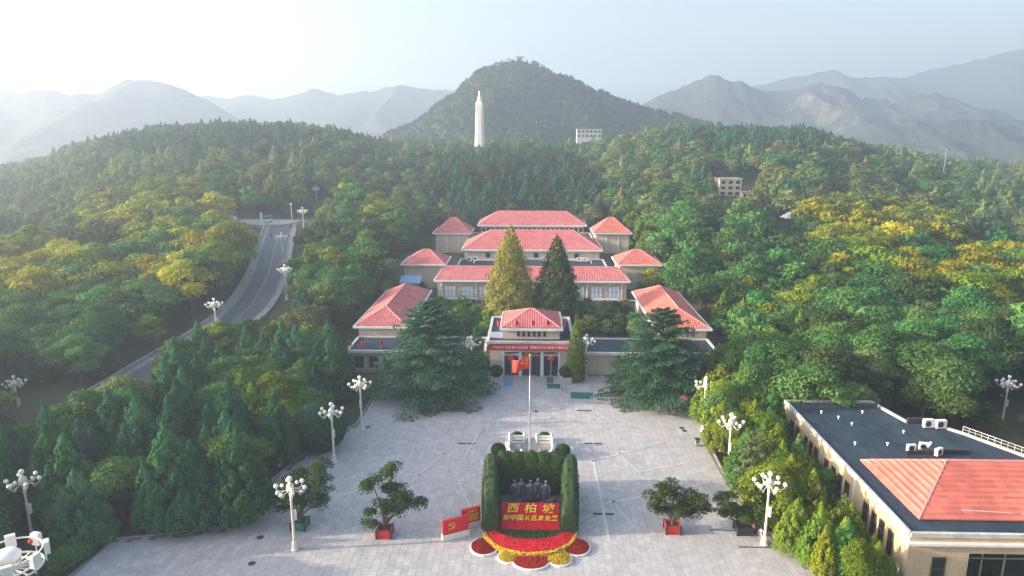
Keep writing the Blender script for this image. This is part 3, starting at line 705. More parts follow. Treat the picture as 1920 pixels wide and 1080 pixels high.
# ------------------------------------------------------------------ exhibition hall behind the two tall cypresses
def exhibition_hall():
    t = thing('exhibition_hall', 'long tan exhibition hall with red roof and white paned windows behind the cypresses', 'building', (0, 168, 0))
    MB().box(-22.6, 22.6, 162, 175, 0, 7.4).build('wall', M_tan, t)
    hip_roof(t, -23, 23, 161.4, 175.6, 7.95, 9.9, 1.9, 'x', 0.62, trim=0.34)
    for x in (-19.6, -15.4, -11.2, -7.0, -2.6, 2.6, 7.0, 11.2, 15.4, 19.6): window_y(t, x, 162, 3.6, 6.3, 2.7, 3, 2)
    for x in (-13.3, 13.3, -21.5, 21.5): MB().box(x-.1, x+.1, 161.8, 161.997, 1.2, 7.3).build('downpipe', M_white, t)
    lg = thing('low_gallery', 'low flat roofed gallery under the exhibition hall windows', 'building', (0, 157, 0))
    MB().box(-25, 25, 154.2, 161.7, 0, 2.7).build('wall', M_tan, lg); flat_roof(lg, -25.3, 25.3, 153.8, 161.8, 2.95, 0.2, 0.28)
    f = thing('roof_terrace', 'dark flat roof between the exhibition hall and the middle hall', 'building', (0, 185, 0))
    MB().box(-20, 20, 176.2, 195.4, 0, 6.6).build('wall', M_tan, f); flat_roof(f, -20.3, 20.3, 176.1, 195.5, 6.75, 0.25, 0.3)
exhibition_hall()
def pavilion(x0, x1, y0, y1, ze, zr, zb, label, group, mat=None, seam=False):
    t = thing('pavilion', label, 'building', ((x0+x1)/2, (y0+y1)/2, zb), 0, group)
    MB().box(x0+.5, x1-.5, y0+.5, y1-.5, zb-3, ze-.42).build('wall', M_tan, t)
    for fx in ((0.35, 0.68) if seam else ()):
        x = x0+(x1-x0)*fx; MB().box(x-.1, x+.1, y0+.38, y0+.497, zb-1, ze-.45).build('downpipe', M_white, t)
    hip_roof(t, x0, x1, y0, y1, ze, zr, (x1-x0)/2-0.8, 'x', 0.55, mat=mat, trim=0.3)
    return t
pavilion(-33.6, -22.6, 176, 187.5, 9.0, 11.9, 3, 'front left corner pavilion with red pyramid roof beside the exhibition hall', 'corner pavilions')
pavilion(22.2, 33.2, 176, 187.5, 9.2, 12.1, 3, 'front right corner pavilion with sunlit red pyramid roof half hidden by trees', 'corner pavilions', M_rooflit)
pavilion(-31.2, -19.6, 218, 230, 11.2, 15.4, 5, 'rear left corner pavilion with red pyramid roof beside the rear hall', 'corner pavilions', None, True)
pavilion(19.6, 31.2, 218, 230, 11.4, 15.6, 5, 'rear right corner pavilion with sunlit red pyramid roof beside the rear hall', 'corner pavilions', M_rooflit, True)
def mid_hall():
    t = thing('middle_hall', 'middle hall with a wide red hipped roof and two small windows', 'building', (0, 205, 4))
    MB().box(-19.3, 19.3, 195.8, 213, 2, 9.3).build('wall', M_tan, t)
    hip_roof(t, -19.8, 19.8, 195.2, 213.6, 9.75, 14.1, 7.8, 'x', 0.62, trim=0.34)
    for x in (-12.6, 1.2, 12.8): window_y(t, x, 195.8, 7.2, 8.6, 1.4, 1, 1, M_darkglass, M_white, sill=False)
    for x in (-18.6, -8, 8, 18.6): MB().box(x-.09, x+.09, 195.6, 195.797, 6.8, 9.3).build('downpipe', M_white, t)
    f = thing('roof_terrace', 'dark flat roof between the middle hall and the rear hall', 'building', (0, 222, 4))
    MB().box(-19, 19, 214.2, 231.6, 2, 9.0).build('wall', M_tan, f); flat_roof(f, -19.4, 19.4, 214.1, 231.6, 9.2, 0.25, 0.3)
    r = thing('rear_hall', 'rearmost hall with the highest red hipped roof and a white clerestory', 'building', (0, 240, 5))
    MB().box(-17.2, 17.2, 232.6, 247, 3, 11.7).build('wall', M_white_w, r)
    hip_roof(r, -18, 18, 231.9, 247.6, 12.0, 15.8, 6.4, 'x', 0.62, trim=0.34)
    for i in range(22):
        x = -16.4+i*1.56; MB().box(x-.55, x+.55, 232.48, 232.597, 9.6, 10.9).build('clerestory_pane', M_darkglass, r)
mid_hall()

# rooftop plant
def ac_unit(x, y, z, rz, label, s=1.0, group='outdoor air conditioning units'):
    t = thing('air_conditioner', label, 'air conditioner', (x, y, z), rz, group, local=True)
    MB().bbox(-.5*s, .5*s, -.2*s, .2*s, 0.1, 0.1+.85*s, 0.03).build('casing', M_white, t)
    MB().lathe((0,0,0), [(0.3*s,0),(0.3*s,.02)], 14).build('fan_grille', M_dark, t).matrix_local = Matrix.Translation((-.12*s, -.205*s, .1+.42*s)) @ Matrix.Rotation(R(90), 4, 'X')
    MB().box(-.42*s, -.34*s, -.2*s, .2*s, 0, .1).build('foot', M_dark, t); MB().box(.34*s, .42*s, -.2*s, .2*s, 0, .1).build('foot', M_dark, t)
rs = random.Random(11)
for i, (x, y) in enumerate(((-17.5, 192.5), (-15.8, 192.8), (-3.5, 193), (3.6, 192.6), (13.4, 192.4), (15.0, 192.2))):
    ac_unit(x, y, 6.75, rs.uniform(-.1, .1), f"{['leftmost','second','third','fourth','fifth','rightmost'][i]} white air conditioning unit on the flat roof before the middle hall", 1.3, 'units before the middle hall')
def duct(x0, x1, y, z, label):
    t = thing('roof_pipe', label, 'pipe', ((x0+x1)/2, y, z)); m = MB(); m.tube([(x0, y, z+.05), (x0, y, z+.7), (x0+.4, y, z+.95), (x1-.4, y, z+.95), (x1, y, z+.7), (x1, y, z+.05)], 0.14, 7); m.build('pipe', M_white, t)
    k = MB(); k.box((x0+x1)/2-.1, (x0+x1)/2+.1, y-.2, y+.2, z, z+.8); k.build('bracket', M_dark, t)
duct(-16, -10, 189, 6.76, 'white curved pipe on the left of the flat roof'); duct(9, 16.5, 189.5, 6.76, 'white curved pipe on the right of the flat roof')
duct(-18, -14, 218, 9.2, 'white curved pipe on the flat roof below the rear hall')
duct(-20, -13, 159.3, 2.96, 'white pipe along the low gallery roof left of the cypresses'); duct(13.5, 20.5, 159, 2.96, 'white pipe along the low gallery roof right of the cypresses')

# ------------------------------------------------------------------ building at the lower right
def lower_building():
    t = thing('service_building', 'ochre building with felt flat roof and sunlit red hipped roof at lower right', 'building', (46, 72, 0))
    X0, Y0, YB, ZT = 35.0, 58.4, 90.8, 6.0
    poly = [(X0, Y0), (62, Y0), (62, 66), (57.5, 72.8), (53.2, 80.6), (50.6, 84.0), (48.0, 84.2), (46.6, 90.9), (X0, YB)]
    inner = [(X0+.35, Y0+.35), (61.6, Y0+.35), (61.6, 66), (57.1, 72.6), (52.8, 80.4), (50.4, 83.6), (47.6, 83.8), (46.2, 90.5), (X0+.35, YB-.35)]
    body = MB().prism([(X0, Y0+1.2), (62, Y0+1.2), (62, 66), (57.4, 72.8), (53.1, 80.5), (50.5, 83.9), (47.9, 84.1), (46.5, 90.7), (X0, YB)], 0, 5.7); body.build('wall', M_tan2, t)
    # front face: pier, recessed porch
    MB().box(X0, 40.6, Y0, Y0+1.197, 0, 5.0).build('front_pier', M_tan2, t); MB().box(40.6, 62, Y0, Y0+1.197, 4.1, 5.0).build('porch_lintel', M_tan2, t)
    MB().box(X0-.25, 62, Y0-.4, Y0+1.19, 5.02, 5.25).build('string_course', M_white, t)
    MB().box(X0, 62, Y0, Y0+1.19, 5.25, 5.7).build('parapet', M_tan2, t)
    MB().box(41.2, 47.5, Y0+1.1, Y0+1.197, 0.02, 3.9).build('porch_door', M_black, t)
    d = MB(); d.box(42.5, 42.62, Y0+1.0, Y0+1.098, 0.02, 3.9); d.box(44.6, 44.72, Y0+1.0, Y0+1.098, 0.02, 3.9); d.box(41.2, 47.5, Y0+1.0, Y0+1.098, 2.9, 3.0); d.build('door_frame', M_steel, t)
    window_y(t, 37.9, Y0, 1.4, 3.6, 1.1, 1, 2, M_darkglass, M_brownframe, sill=False)
    MB().prism(inner, 5.75, 6.0).build('flat_roof', M_bit, t)
    c = MB()
    for i in range(len(poly)):
        a, b = poly[i], poly[(i+1) % len(poly)]
        c.beam((a[0], a[1], 5.97), (b[0], b[1], 5.97), 0.34, 0.42)
    c.build('coping', M_coping, t)
    s = MB()
    for x in np.arange(36.5, 57, 1.02): s.box(x-.03, x+.03, 73.2, min(90.3, 90.3 if x < 46 else 83.4-(x-47.8)*1.05 if x > 51 else 83.4), 6.0, 6.012)
    o = s.build('felt_laps', M_dark, t, kind='stuff')
    hip_roof(t, 37.0, 61.5, 60.7, 72.8, 6.25, 9.3, 5.6, 'x', 0.58, mat=M_rooflit, trim=0, cross=True, rin2=5.6)
    MB().box(37.15, 61.4, 60.85, 72.65, 6.0, 6.10).build('roof_kerb', M_dark, t)
    ys_ = [87.6, 85.6, 82.8, 81.2, 79.6, 76.5, 74.6, 72.8, 71.0, 66.6, 64.8, 63.2, 61.4]
    for k, y in enumerate(ys_): window_x(t, X0, y, 1.9, 4.4, 0.85)
    for k, y in enumerate((69.3, 78.1)): MB().box(X0-.16, X0-.003, y-.08, y+.08, 0, 5.7).build('downpipe', M_white, t)
    # railing along the skewed right edge
    r = MB(); A, B = Vector((57.3, 73.2, 6.3)), Vector((53.0, 80.8, 6.3))
    for k in range(13):
        p = A.lerp(B, k/12); r.tube([p, p+Vector((0,0,.65))], 0.035, 5)
    r.tube([A+Vector((0,0,.65)), B+Vector((0,0,.65))], 0.04, 5); r.tube([A+Vector((0,0,.3)), B+Vector((0,0,.3))], 0.03, 5)
    r.build('railing', M_coping, t)
    for p, q in (((47.9, 84.15), (50.5, 83.95)), ((45.0, 89.0), (46.4, 89.0))): MB().box(p[0], q[0], p[1]-.5, p[1]-.1, 6.0, 6.7).build('vent_block', M_dark, t)
    # lightning wire on the roof
    MB().tube([(37.2, 72.4, 6.5), (40.0, 63.2, 7.2), (41.4, 61.6, 6.7), (49, 61.0, 6.6), (52, 60.8, 6.9)], 0.03, 5).build('earth_wire', M_white, t)
    return t
lower_building()
for i, (x, y, rz) in enumerate(((44.0, 75.5, .15), (45.7, 76.0, -.2), (46.6, 74.6, .5))):
    ac_unit(x, y, 6.02, rz, f"{['left','middle','right'][i]} one of three white condensers on the felt roof behind the red roof", 1.0, 'condensers on the felt roof')
for i, (x, y) in enumerate(((51.1, 82.2), (49.7, 82.4))):
    ac_unit(x, y, 6.02, 0.1, f"{['right','left'][i]} one of two white condensers at the far corner of the felt roof", 1.25, 'condensers on the felt roof')
single('roof_skid', MB().box(45.6, 50.3, 75.1, 75.6, 6.02, 6.5).box(43.2, 46.4, 74.9, 75.05, 6.02, 6.4), M_dark, 'long low black plant box beside the white roof condensers', 'plant box', (47, 75.3, 6.0))
for i, (px, py) in enumerate(((1540,775),(1572,785),(1597,797),(1617,775),(1664,835),(1603,834),(1694,812),(1745,834))):
    x, y = G(px, py, 6.05); single('roof_vent', MB().lathe((x, y, 6.0), [(0.07,0),(0.07,.3),(0.16,.3),(0.16,.38),(0.03,.46)], 8), M_white, f"{['far left','second','third','far middle','near middle','near left','right','rightmost'][i]} small white vent cap standing on the felt flat roof", 'vent', (x, y, 6.0), 'vent caps on the felt roof')
ac_unit(34.65, 70.3, 1.9, R(-90), 'white air conditioner hanging on the ochre side wall', 1.15)
# ------------------------------------------------------------------ plaza
PLAZA = [(-47,40),(-44.2,64.6),(-33.2,67.3),(-32.6,75),(-30.5,85),(-25.8,95),(-25.8,117.4),(25.6,117.4),(25.2,101),(24.4,80),(25.4,69),(28.6,60),(31,40)]
def inpoly(x, y, P):
    c = False; j = len(P)-1
    for i in range(len(P)):
        if (P[i][1] > y) != (P[j][1] > y) and x < (P[j][0]-P[i][0])*(y-P[i][1])/(P[j][1]-P[i][1])+P[i][0]: c = not c
        j = i
    return c
def m_slab(name, c):
    t = NT(name).set(Roughness=0.7); t.b.inputs['Specular IOR Level'].default_value = 0.35
    rnd = t.math('FRACT', t.math('ADD', t.n('ObjectInfo').outputs['Random'], t.n('NewGeometry').outputs['Random Per Island']))
    wp = t.n('NewGeometry').outputs['Position']
    n1 = t.noise(0.12, 6, 0.65, wp); n2 = t.noise(5, 5, 0.7, wp); n3 = t.noise(0.9, 5, 0.7, wp)
    b = t.ramp(rnd, [(0.0, tuple(x*.88 for x in c)), (0.5, c), (0.85, tuple(x*1.05 for x in c)), (1.0, tuple(x*1.13 for x in c))])
    b = t.mix(t.ramp(n1, [(0.40, (0,0,0)), (0.62, (0.45,0.45,0.45))]), b, tuple(x*k for x, k in zip(c, (1.05,0.98,0.95))))
    b = t.mix(1.0, b, t.ramp(t.math('ADD', t.math('MULTIPLY', n2, .45), t.math('MULTIPLY', n3, .55)), [(0.3, (0.70,0.70,0.72)), (0.65, (1.10,1.10,1.10))]), 'MULTIPLY')
    stn = t.ramp(t.noise(0.33, 7, 0.72, wp), [(0.53, (0,0,0)), (0.68, (1,1,1))])
    b = t.mix(t.math('MULTIPLY', stn, 0.32), b, tuple(x*.55 for x in c))
    t.col(b); t.bump(n2, 0.12, 0.01); return t.m
M_slab = m_slab('granite_slab', (0.475, 0.462, 0.465))
M_band = m_slab('pale_granite_band', (0.56, 0.545, 0.545))
M_joint = plain('mortar', (0.20, 0.195, 0.20), 0.9, 0.25, 1.0)
PL = MB().prism(PLAZA, -0.3, 0.0).build('plaza', M_joint, None, kind='structure')
SX, SY, GAP = 0.75, 1.05, 0.013
slabs = []
row = 0; x = -47.2
while x < 31:
    y = 40+(0.5*SY if row % 2 else 0)
    while y < 117:
        cx, cyy = x+SX/2, y+SY/2
        if all(inpoly(px, py, PLAZA) for px, py in ((x, y), (x+SX, y), (x, y+SY), (x+SX, y+SY))) and not (abs(cx) < 4.6 and 66 < cyy < 76): slabs.append((x, y))
        y += SY
    x += SX; row += 1
def scr(p):
    a, b, d = prj(p[0]+SX/2, p[1]+SY/2, 0); return a, b, d
vis = [p for p in slabs if 320 < scr(p)[0] < 1480 and scr(p)[1] < 1076 and not (-6.5 < p[0] < 6.5 and p[1] > 59.5)]
vis.sort(key=lambda p: scr(p)[2]); near = set(vis[:300])
sm = MB().bbox(GAP, SX-GAP, GAP, SY-GAP, -0.01, 0.014, 0.004); smesh = bpy.data.meshes.new('paving_slab'); smesh.from_pydata(sm.v, [], sm.f); smesh.materials.append(M_slab)
for p in slabs:
    if p in near: o = obj('paving_slab', smesh, PL); o.location = (p[0], p[1], 0)
rest = np.array([p for p in slabs if p not in near]); n = len(rest)
bv = np.array([(0,0,0),(1,0,0),(1,1,0),(0,1,0),(0,0,1),(1,0,1),(1,1,1),(0,1,1)], float)*np.array([SX-2*GAP, SY-2*GAP, 0.024])+np.array([GAP, GAP, -0.01])
V = (bv[None]+np.concatenate([rest, np.zeros((n, 1))], 1)[:, None]).reshape(-1, 3)
bf = np.array([(4,5,6,7),(0,1,5,4),(1,2,6,5),(2,3,7,6),(3,0,4,7)])
obj('paving', mesh_np('paving', V, (bf[None]+8*np.arange(n)[:, None, None]).reshape(-1, 4), [M_slab]), PL, 'stuff')
bands = [((760,830),(868,862)),((850,836),(770,905)),((757,887),(872,903)),((690,840),(760,797)),((675,862),(757,887)),((868,862),(905,800)),
         ((1110,865),(1245,830)),((1200,885),(1290,868)),((1130,945),(1240,925)),((1112,860),(1142,1015)),((1155,845),(1203,890)),((1150,940),(1190,992)),
         ((900,990),(860,905)),((700,1005),(640,930)),((640,930),(757,887)),((1240,925),(1330,905))]
for a, b in bands:
    A, B = G(*a), G(*b); MB().beam((A[0], A[1], 0.035), (B[0], B[1], 0.035), 0.32, 0.022).build('band', M_band, PL)
for a, b in (((1330,994),(1412,996)), ((1385,1026),(1500,1028))):
    A, B = G(*a), G(*b); MB().beam((A[0], A[1], 0.036), (B[0], B[1], 0.036), 0.16, 0.03).build('drain_channel', M_dark, PL)
def kerb():
    t = MB()
    for i in range(1, 6):
        a, b = PLAZA[i], PLAZA[i+1]; t.beam((a[0], a[1], 0.06), (b[0], b[1], 0.06), 0.22, 0.2)
    for i in range(8, 12):
        a, b = PLAZA[i], PLAZA[i+1]; t.beam((a[0], a[1], 0.06), (b[0], b[1], 0.06), 0.22, 0.2)
    o = t.build('kerb', M_grey, PL)
kerb()
for i, (px, py) in enumerate(((883,771),(1095,770),(875,832),(1112,832),(1132,964))):
    x, y = G(px, py); t = thing('drain_grate', f"black drain grating in the paving, {['far left','far right','middle left','middle right','near the right hedge'][i]}", 'drain', (x, y, 0.03), 0, 'drain gratings in the plaza', local=True)
    for s in (-1, 1):
        MB().box(s*.62-.55, s*.62+.55, -.17, .17, -.02, .012).build('frame', M_dark, t)
        m = MB()
        for k in range(9): m.box(s*.62-.5+k*.115, s*.62-.45+k*.115, -.14, .14, 0.0125, .026)
        m.build('grate', M_black, t)
for i, (px, py) in enumerate(((488,1008),(472,1057),(690,801),(900,765),(1005,772),(1278,803),(1283,808))):
    x, y = G(px, py); t = thing('manhole_cover', f"round iron manhole cover {['by the left tree row','in the lower left corner of the paving','at the foot of the far left lamp','left before the entrance','centre before the entrance','on the right, farther of two','on the right, nearer of two'][i]}", 'manhole', (x, y, 0.03), 0, 'manhole covers in the plaza', local=True)
    MB().lathe((0,0,0), [(0.42,-.02),(0.42,.014),(0.36,.014)], 18).build('rim', M_grey, t); MB().lathe((0,0,0), [(0.352,-.02),(0.352,.018)], 18).build('lid', M_dark, t)

# ------------------------------------------------------------------ globe lamps
def lamp_proto():
    t = thing('street_lamp', 'x', 'street lamp', (0,0,0), 0, 'white globe lamps', local=True)
    MB().lathe((0,0,0), [(0.42,0),(0.42,.12),(0.30,.2),(0.26,.9),(0.2,1.0)], 10).build('base', M_cream, t)
    MB().lathe((0,0,0), [(0.17,1.0),(0.15,1.3),(0.12,5.6),(0.17,5.7),(0.12,5.8),(0.16,6.5)], 10).build('pole', M_cream, t, True)
    MB().lathe((0,0,0), [(0.16,6.4),(0.36,6.6),(0.42,7.0),(0.34,7.35),(0.14,7.5),(0.1,7.8)], 10).build('hub', M_cream, t, True)
    MB().sphere((0,0,8.02), 0.27).build('top_globe', M_globe, t, True)
    MB().bbox(.14, .42, -.1, .1, 3.3, 4.4).build('speaker_box', M_white, t)
    for k in range(6):
        a = k*math.pi/3+0.3; c, s = math.cos(a), math.sin(a); f = lambda r, z: (c*r, s*r, z)
        ar = MB().tube([f(.3,6.75), f(.7,6.62), f(1.05,6.5), f(1.38,6.6), f(1.5,6.9)], [.05,.045,.04,.04,.035], 6)
        ar.tube([f(.75,6.62), f(.95,6.28), f(1.12,6.3), f(1.15,6.45)], .03, 5); o = ar.build('arm', M_cream, t, True)
        MB().sphere(f(1.5,7.12), 0.235).build('globe', M_globe, o, True)
        MB().sphere(f(1.12,6.66) if k % 2 else f(0.86,7.22), 0.19).build('globe', M_globe, o, True)
    return t
LP = lamp_proto(); first = True
def lampat(x, y, z, label, rz, sc=1.0):
    global first
    o = LP if first else copy_tree(LP); first = False
    o.location = (x, y, z); o.rotation_euler.z = rz; o.scale = (sc,)*3; o['label'] = label
LAMPS = [((62,1016),0,'globe lamp in the wood at the lower left edge of the picture'),((553,1031),0,'tall white globe lamp in front of the potted tree at lower left'),
 ((627,866),0,'white globe lamp beside the round clipped tree left of the plaza'),((679,806),0,'white globe lamp left of the plaza nearest the left cedar'),
 ((885,716),0,'slim white globe lamp beside the left cedar and entrance hall'),((1098,712),0,'white globe lamp beside the right cedar and entrance hall'),
 ((1318,808),0,'globe lamp rising from the trees at the far right corner of the plaza'),((1364,890),0,'globe lamp above the pine at the right edge of the plaza'),
 ((1433,1021),0,'tall globe lamp with yellow base at the right edge of the plaza')]
for i, ((px, py), z, lb) in enumerate(LAMPS):
    x, y = G(px, py, z); lampat(x, y, 0.03, lb, i*0.7)
def lamp_head(px, py, y, lb, rz=0.2, sc=1.0):
    x, z = Q(px, py, y); lampat(x, y, z-7.9*sc, lb, rz, sc)
lamp_head(25, 708, 100, 'globe lamp head above the trees at the left edge', 0.5); lamp_head(1893, 708, 100, 'globe lamp head above the trees at the right edge', 0.1)

# ------------------------------------------------------------------ road on the left
def m_asphalt():
    t = NT('asphalt').set(Roughness=0.75); n1 = t.noise(0.15, 6, 0.7); n2 = t.noise(12, 3)
    t.col(t.ramp(t.math('ADD', t.math('MULTIPLY', n1, .7), t.math('MULTIPLY', n2, .3)), [(0.3, (0.085,0.092,0.10)), (0.7, (0.135,0.145,0.155))])); t.bump(n2, .2, .01); return t.m
M_asph = m_asphalt(); M_worn = plain('worn_line', (0.42, 0.43, 0.43), .7, .3, 1.0)
def strip(name, o0, o1, dz, mat, parent=None, kind='structure', seg=None, thick=0.0, dash=None, rng=None):
    P = RL if rng is None else RL[rng[0]:rng[1]]; mb = MB(); L = []
    for i, p in enumerate(P):
        d = (P[min(i+1, len(P)-1)]-P[max(i-1, 0)]); d.z = 0; d.normalize(); s = Vector((d.y, -d.x, 0)); L.append((p+s*o0, p+s*o1))
    for i in range(len(L)-1):
        if dash and i % dash: continue
        a, b = L[i]; c, d = L[i+1]; z = Vector((0,0,dz)); zb = Vector((0,0,dz-thick-0.15))
        mb.add([a+z, b+z, d+z, c+z, a+zb, b+zb, d+zb, c+zb], [(0,1,2,3),(0,4,5,1),(2,6,7,3),(0,3,7,4),(1,5,6,2)])
    return mb.build(name, mat, parent, kind=kind if parent is None else None)
RD = strip('road', -3.7, 3.9, 0.05, M_asph)
strip('centre_line', -0.05, 0.07, 0.062, M_worn, RD, rng=(10, 56)); strip('edge_line', 3.55, 3.66, 0.062, M_worn, RD); strip('edge_line', -3.45, -3.35, 0.062, M_worn, RD)
PV = strip('pavement', 3.9, 5.2, 0.18, M_grey); strip('kerb', -4.0, -3.7, 0.2, M_grey, PV)
strip('path', -4.9, -4.0, 0.16, M_grey)
pw = thing('parapet_wall', 'low pale parapet wall along the left side of the climbing road', 'wall', tuple(RL[24])); 
strip('wall', -5.25, -4.95, 0.75, M_grey, pw, thick=0.6); strip('coping', -5.32, -4.88, 0.86, M_grey, pw)
# paved apron at the head of the road
struct('forecourt', MB().prism([(RL[-1].x-16, RL[-1].y-4), (RL[-1].x-4, RL[-1].y-10), (RL[-1].x+5, RL[-1].y-6), (RL[-1].x+6, RL[-1].y+5), (RL[-1].x-17, RL[-1].y+6)], RL[-1].z-1.3, RL[-1].z+.12), M_grey)
def road_lamp(px, py, z, lb, rz=0.0): x, y = G(px, py, z); lampat(x, y, z, lb, rz)
road_lamp(408, 636, 2.8, 'globe lamp beside the parapet at the bend of the road', 0.3)
road_lamp(538, 562, 5.0, 'globe lamp on the right side of the climbing road', 0.9); road_lamp(531, 492, 7.8, 'globe lamp farther up the right side of the road', 0.4)
road_lamp(570, 436, 10.5, 'globe lamp right of the head of the road', 0.2); road_lamp(594, 387, 13.5, 'globe lamp on the slope above the head of the road', 0.7)

# ------------------------------------------------------------------ flagpole with its platform
def emblem(mb, cx, cz, s, place):
    """crossed hammer and sickle as flat bars; place maps (u, v) to a point pair (front, back)"""
    def poly(pts):
        f = [place(cx+u*s, cz+v*s, 1) for u, v in pts]; b = [place(cx+u*s, cz+v*s, 0) for u, v in pts]; n = len(pts)
        mb.add(f+b, [tuple(range(n)), tuple(range(2*n-1, n-1, -1))]+[(i, n+i, n+(i+1) % n, (i+1) % n) for i in range(n)])
    arc = [(math.cos(a), math.sin(a)) for a in np.linspace(R(-130), R(110), 14)]
    for i in range(13):
        w0, w1 = 0.05+0.22*math.sin(math.pi*i/13), 0.05+0.22*math.sin(math.pi*(i+1)/13)
        (a, b), (c, d) = arc[i], arc[i+1]; poly([(a, b), (c, d), (c*(1-w1), d*(1-w1)), (a*(1-w0), b*(1-w0))])
    poly([(-.62,-.62),(-.48,-.76),(-.80,-1.05),(-.95,-.92)])
    poly([(-.62,.5),(-.5,.64),(.78,-.66),(.64,-.8)]); poly([(-.98,.42),(-.62,.88),(-.36,.62),(-.72,.2)])
def flagpole():
    x, y = -0.15, 86.2
    t = thing('flagpole', 'tall steel flagpole on the white railed platform behind the hedge', 'flagpole', (x, y, 0.4), 0, None, local=True)
    MB().lathe((0,0,0), [(0.3,0),(0.3,.1),(0.11,.3),(0.085,4),(0.045,13.3)], 10).build('pole', M_steel, t, True); MB().sphere((0,0,13.42), 0.14).build('finial', M_gold, t, True)
    f = thing('flag', 'red flag with yellow emblem flying from the flagpole before the entrance', 'flag', (x, y, 11.6), 0, None, local=True)
    n = 22; W, HH = 2.5, 1.65
    def S(u, v): return Vector((-0.08-W*u*(1-.12*u), 0.28*math.sin(u*6.5+v*1.1)*(.3+u), 1.9-HH*(1-v)-0.55*u*u+0.1*math.sin(u*7)))
    vs = [S(i/n, j/6) for i in range(n+1) for j in range(7)]
    mb = MB().add(vs, [(i*7+j, i*7+j+1, (i+1)*7+j+1, (i+1)*7+j) for i in range(n) for j in range(6)]); o = mb.build('cloth', M_flag, f, True)
    md = o.modifiers.new('thick', 'SOLIDIFY'); md.thickness = 0.02; md.offset = 0
    e = MB(); emblem(e, 0.30, 0.62, 0.22, lambda u, v, k: S(u*0.9, v)+Vector((0, -0.035 if k else -0.02, 0))); e.build('emblem', M_gold, f)
M_flag = plain('flag_cloth', (0.72, 0.03, 0.02), 0.6, 0.08, 2.0)
flagpole()
def platform():
    t = thing('platform', 'low marble platform with white balustrades round the flagpole foot', 'platform', (0, 86, 0))
    MB().bbox(-3.1, 3.1, 83.4, 89.0, 0.01, 0.4, 0.04).build('deck', M_slabdark, t); MB().bbox(-3.5, 3.5, 83.0, 89.4, 0.01, 0.2, 0.03).build('step', M_white, t)
    def bal(a, b):
        a, b = Vector(a), Vector(b); o = MB()
        o.beam(a+Vector((0,0,1.0)), b+Vector((0,0,1.0)), .22, .16); o.beam(a+Vector((0,0,.12)), b+Vector((0,0,.12)), .22, .18); o.beam(a+Vector((0,0,.62)), b+Vector((0,0,.62)), .12, .42)
        r = o.build('balustrade', M_white, t)
        for p in (a, b): MB().lathe(p, [(0.16,0),(0.16,1.15),(0.2,1.2),(0.12,1.4),(0.03,1.5)], 8).build('post', M_white, r)
    for s in (-1, 1):
        bal((s*.85, 88.6, .4), (s*2.9, 88.6, .4)); bal((s*2.9, 88.2, .4), (s*2.9, 84.2, .4)); bal((s*2.7, 83.8, .4), (s*1.2, 83.6, .4))
M_slabdark = plain('platform_stone', (0.30, 0.28, 0.28), 0.7, 0.15, 1.0)
platform()

# ------------------------------------------------------------------ clipped plants: solid core + leaf shell sampled on its surface
def sample_mesh(mb, n, rs):
    tris = []
    for f in mb.f:
        for k in range(1, len(f)-1): tris.append((f[0], f[k], f[k+1]))
    V = np.array(mb.v); T = np.array(tris); A, B, C = V[T[:, 0]], V[T[:, 1]], V[T[:, 2]]
    cr = np.cross(B-A, C-A); ar = np.linalg.norm(cr, axis=1); i = rs.choice(len(T), n, p=ar/ar.sum())
    u = np.sqrt(rs.uniform(0, 1, (n, 1))); w = rs.uniform(0, 1, (n, 1))
    return A[i]*(1-u)+B[i]*u*(1-w)+C[i]*u*w, nrm(cr[i])
def leafy(name, mb, n, ls, leaf, parent, seed=1, core=None, lift=0.0, asp=0.7, jit=0.0):
    rs = np.random.RandomState(seed); P, N = sample_mesh(mb, n, rs); P = P+N*(jit*(np.sin(P[:, :1]*7.1+P[:, 2:]*5.3)+np.sin(P[:, 1:2]*6.3-P[:, 2:]*8.9))); off = np.array(OFF[parent] if parent is not None else (0,0,0))
    Nn = nrm(N+rs.normal(0, .38, N.shape)); T = nrm(rs.normal(0, 1, N.shape)+np.array([0, 0, .3]))
    V, F = leaf_geo(P+N*(lift+rs.uniform(-.04, .07, (n, 1)))-off, Nn, T, ls*rs.uniform(.6, 1.4, n), asp, rs)
    o = obj(name, mesh_np(name, V, F, [leaf], False, np.clip(rs.uniform(0, 1, n)*.7+.3*np.sin(P[:, 0]*3+P[:, 2]*2.3)**2, 0, 1)), parent); OFF[o] = tuple(off)
    return o
def loft(path, prof, closed=True):
    """prof: list of rings (same count) of points"""
    mb = MB(); k = len(path[0]); vs = [p for r in path for p in r]
    fs = [(i*k+j, i*k+(j+1) % k, (i+1)*k+(j+1) % k, (i+1)*k+j) for i in range(len(path)-1) for j in range(k)]
    fs += [tuple(range(k-1, -1, -1)), tuple(range((len(path)-1)*k, len(path)*k))]; return mb.add(vs, fs)
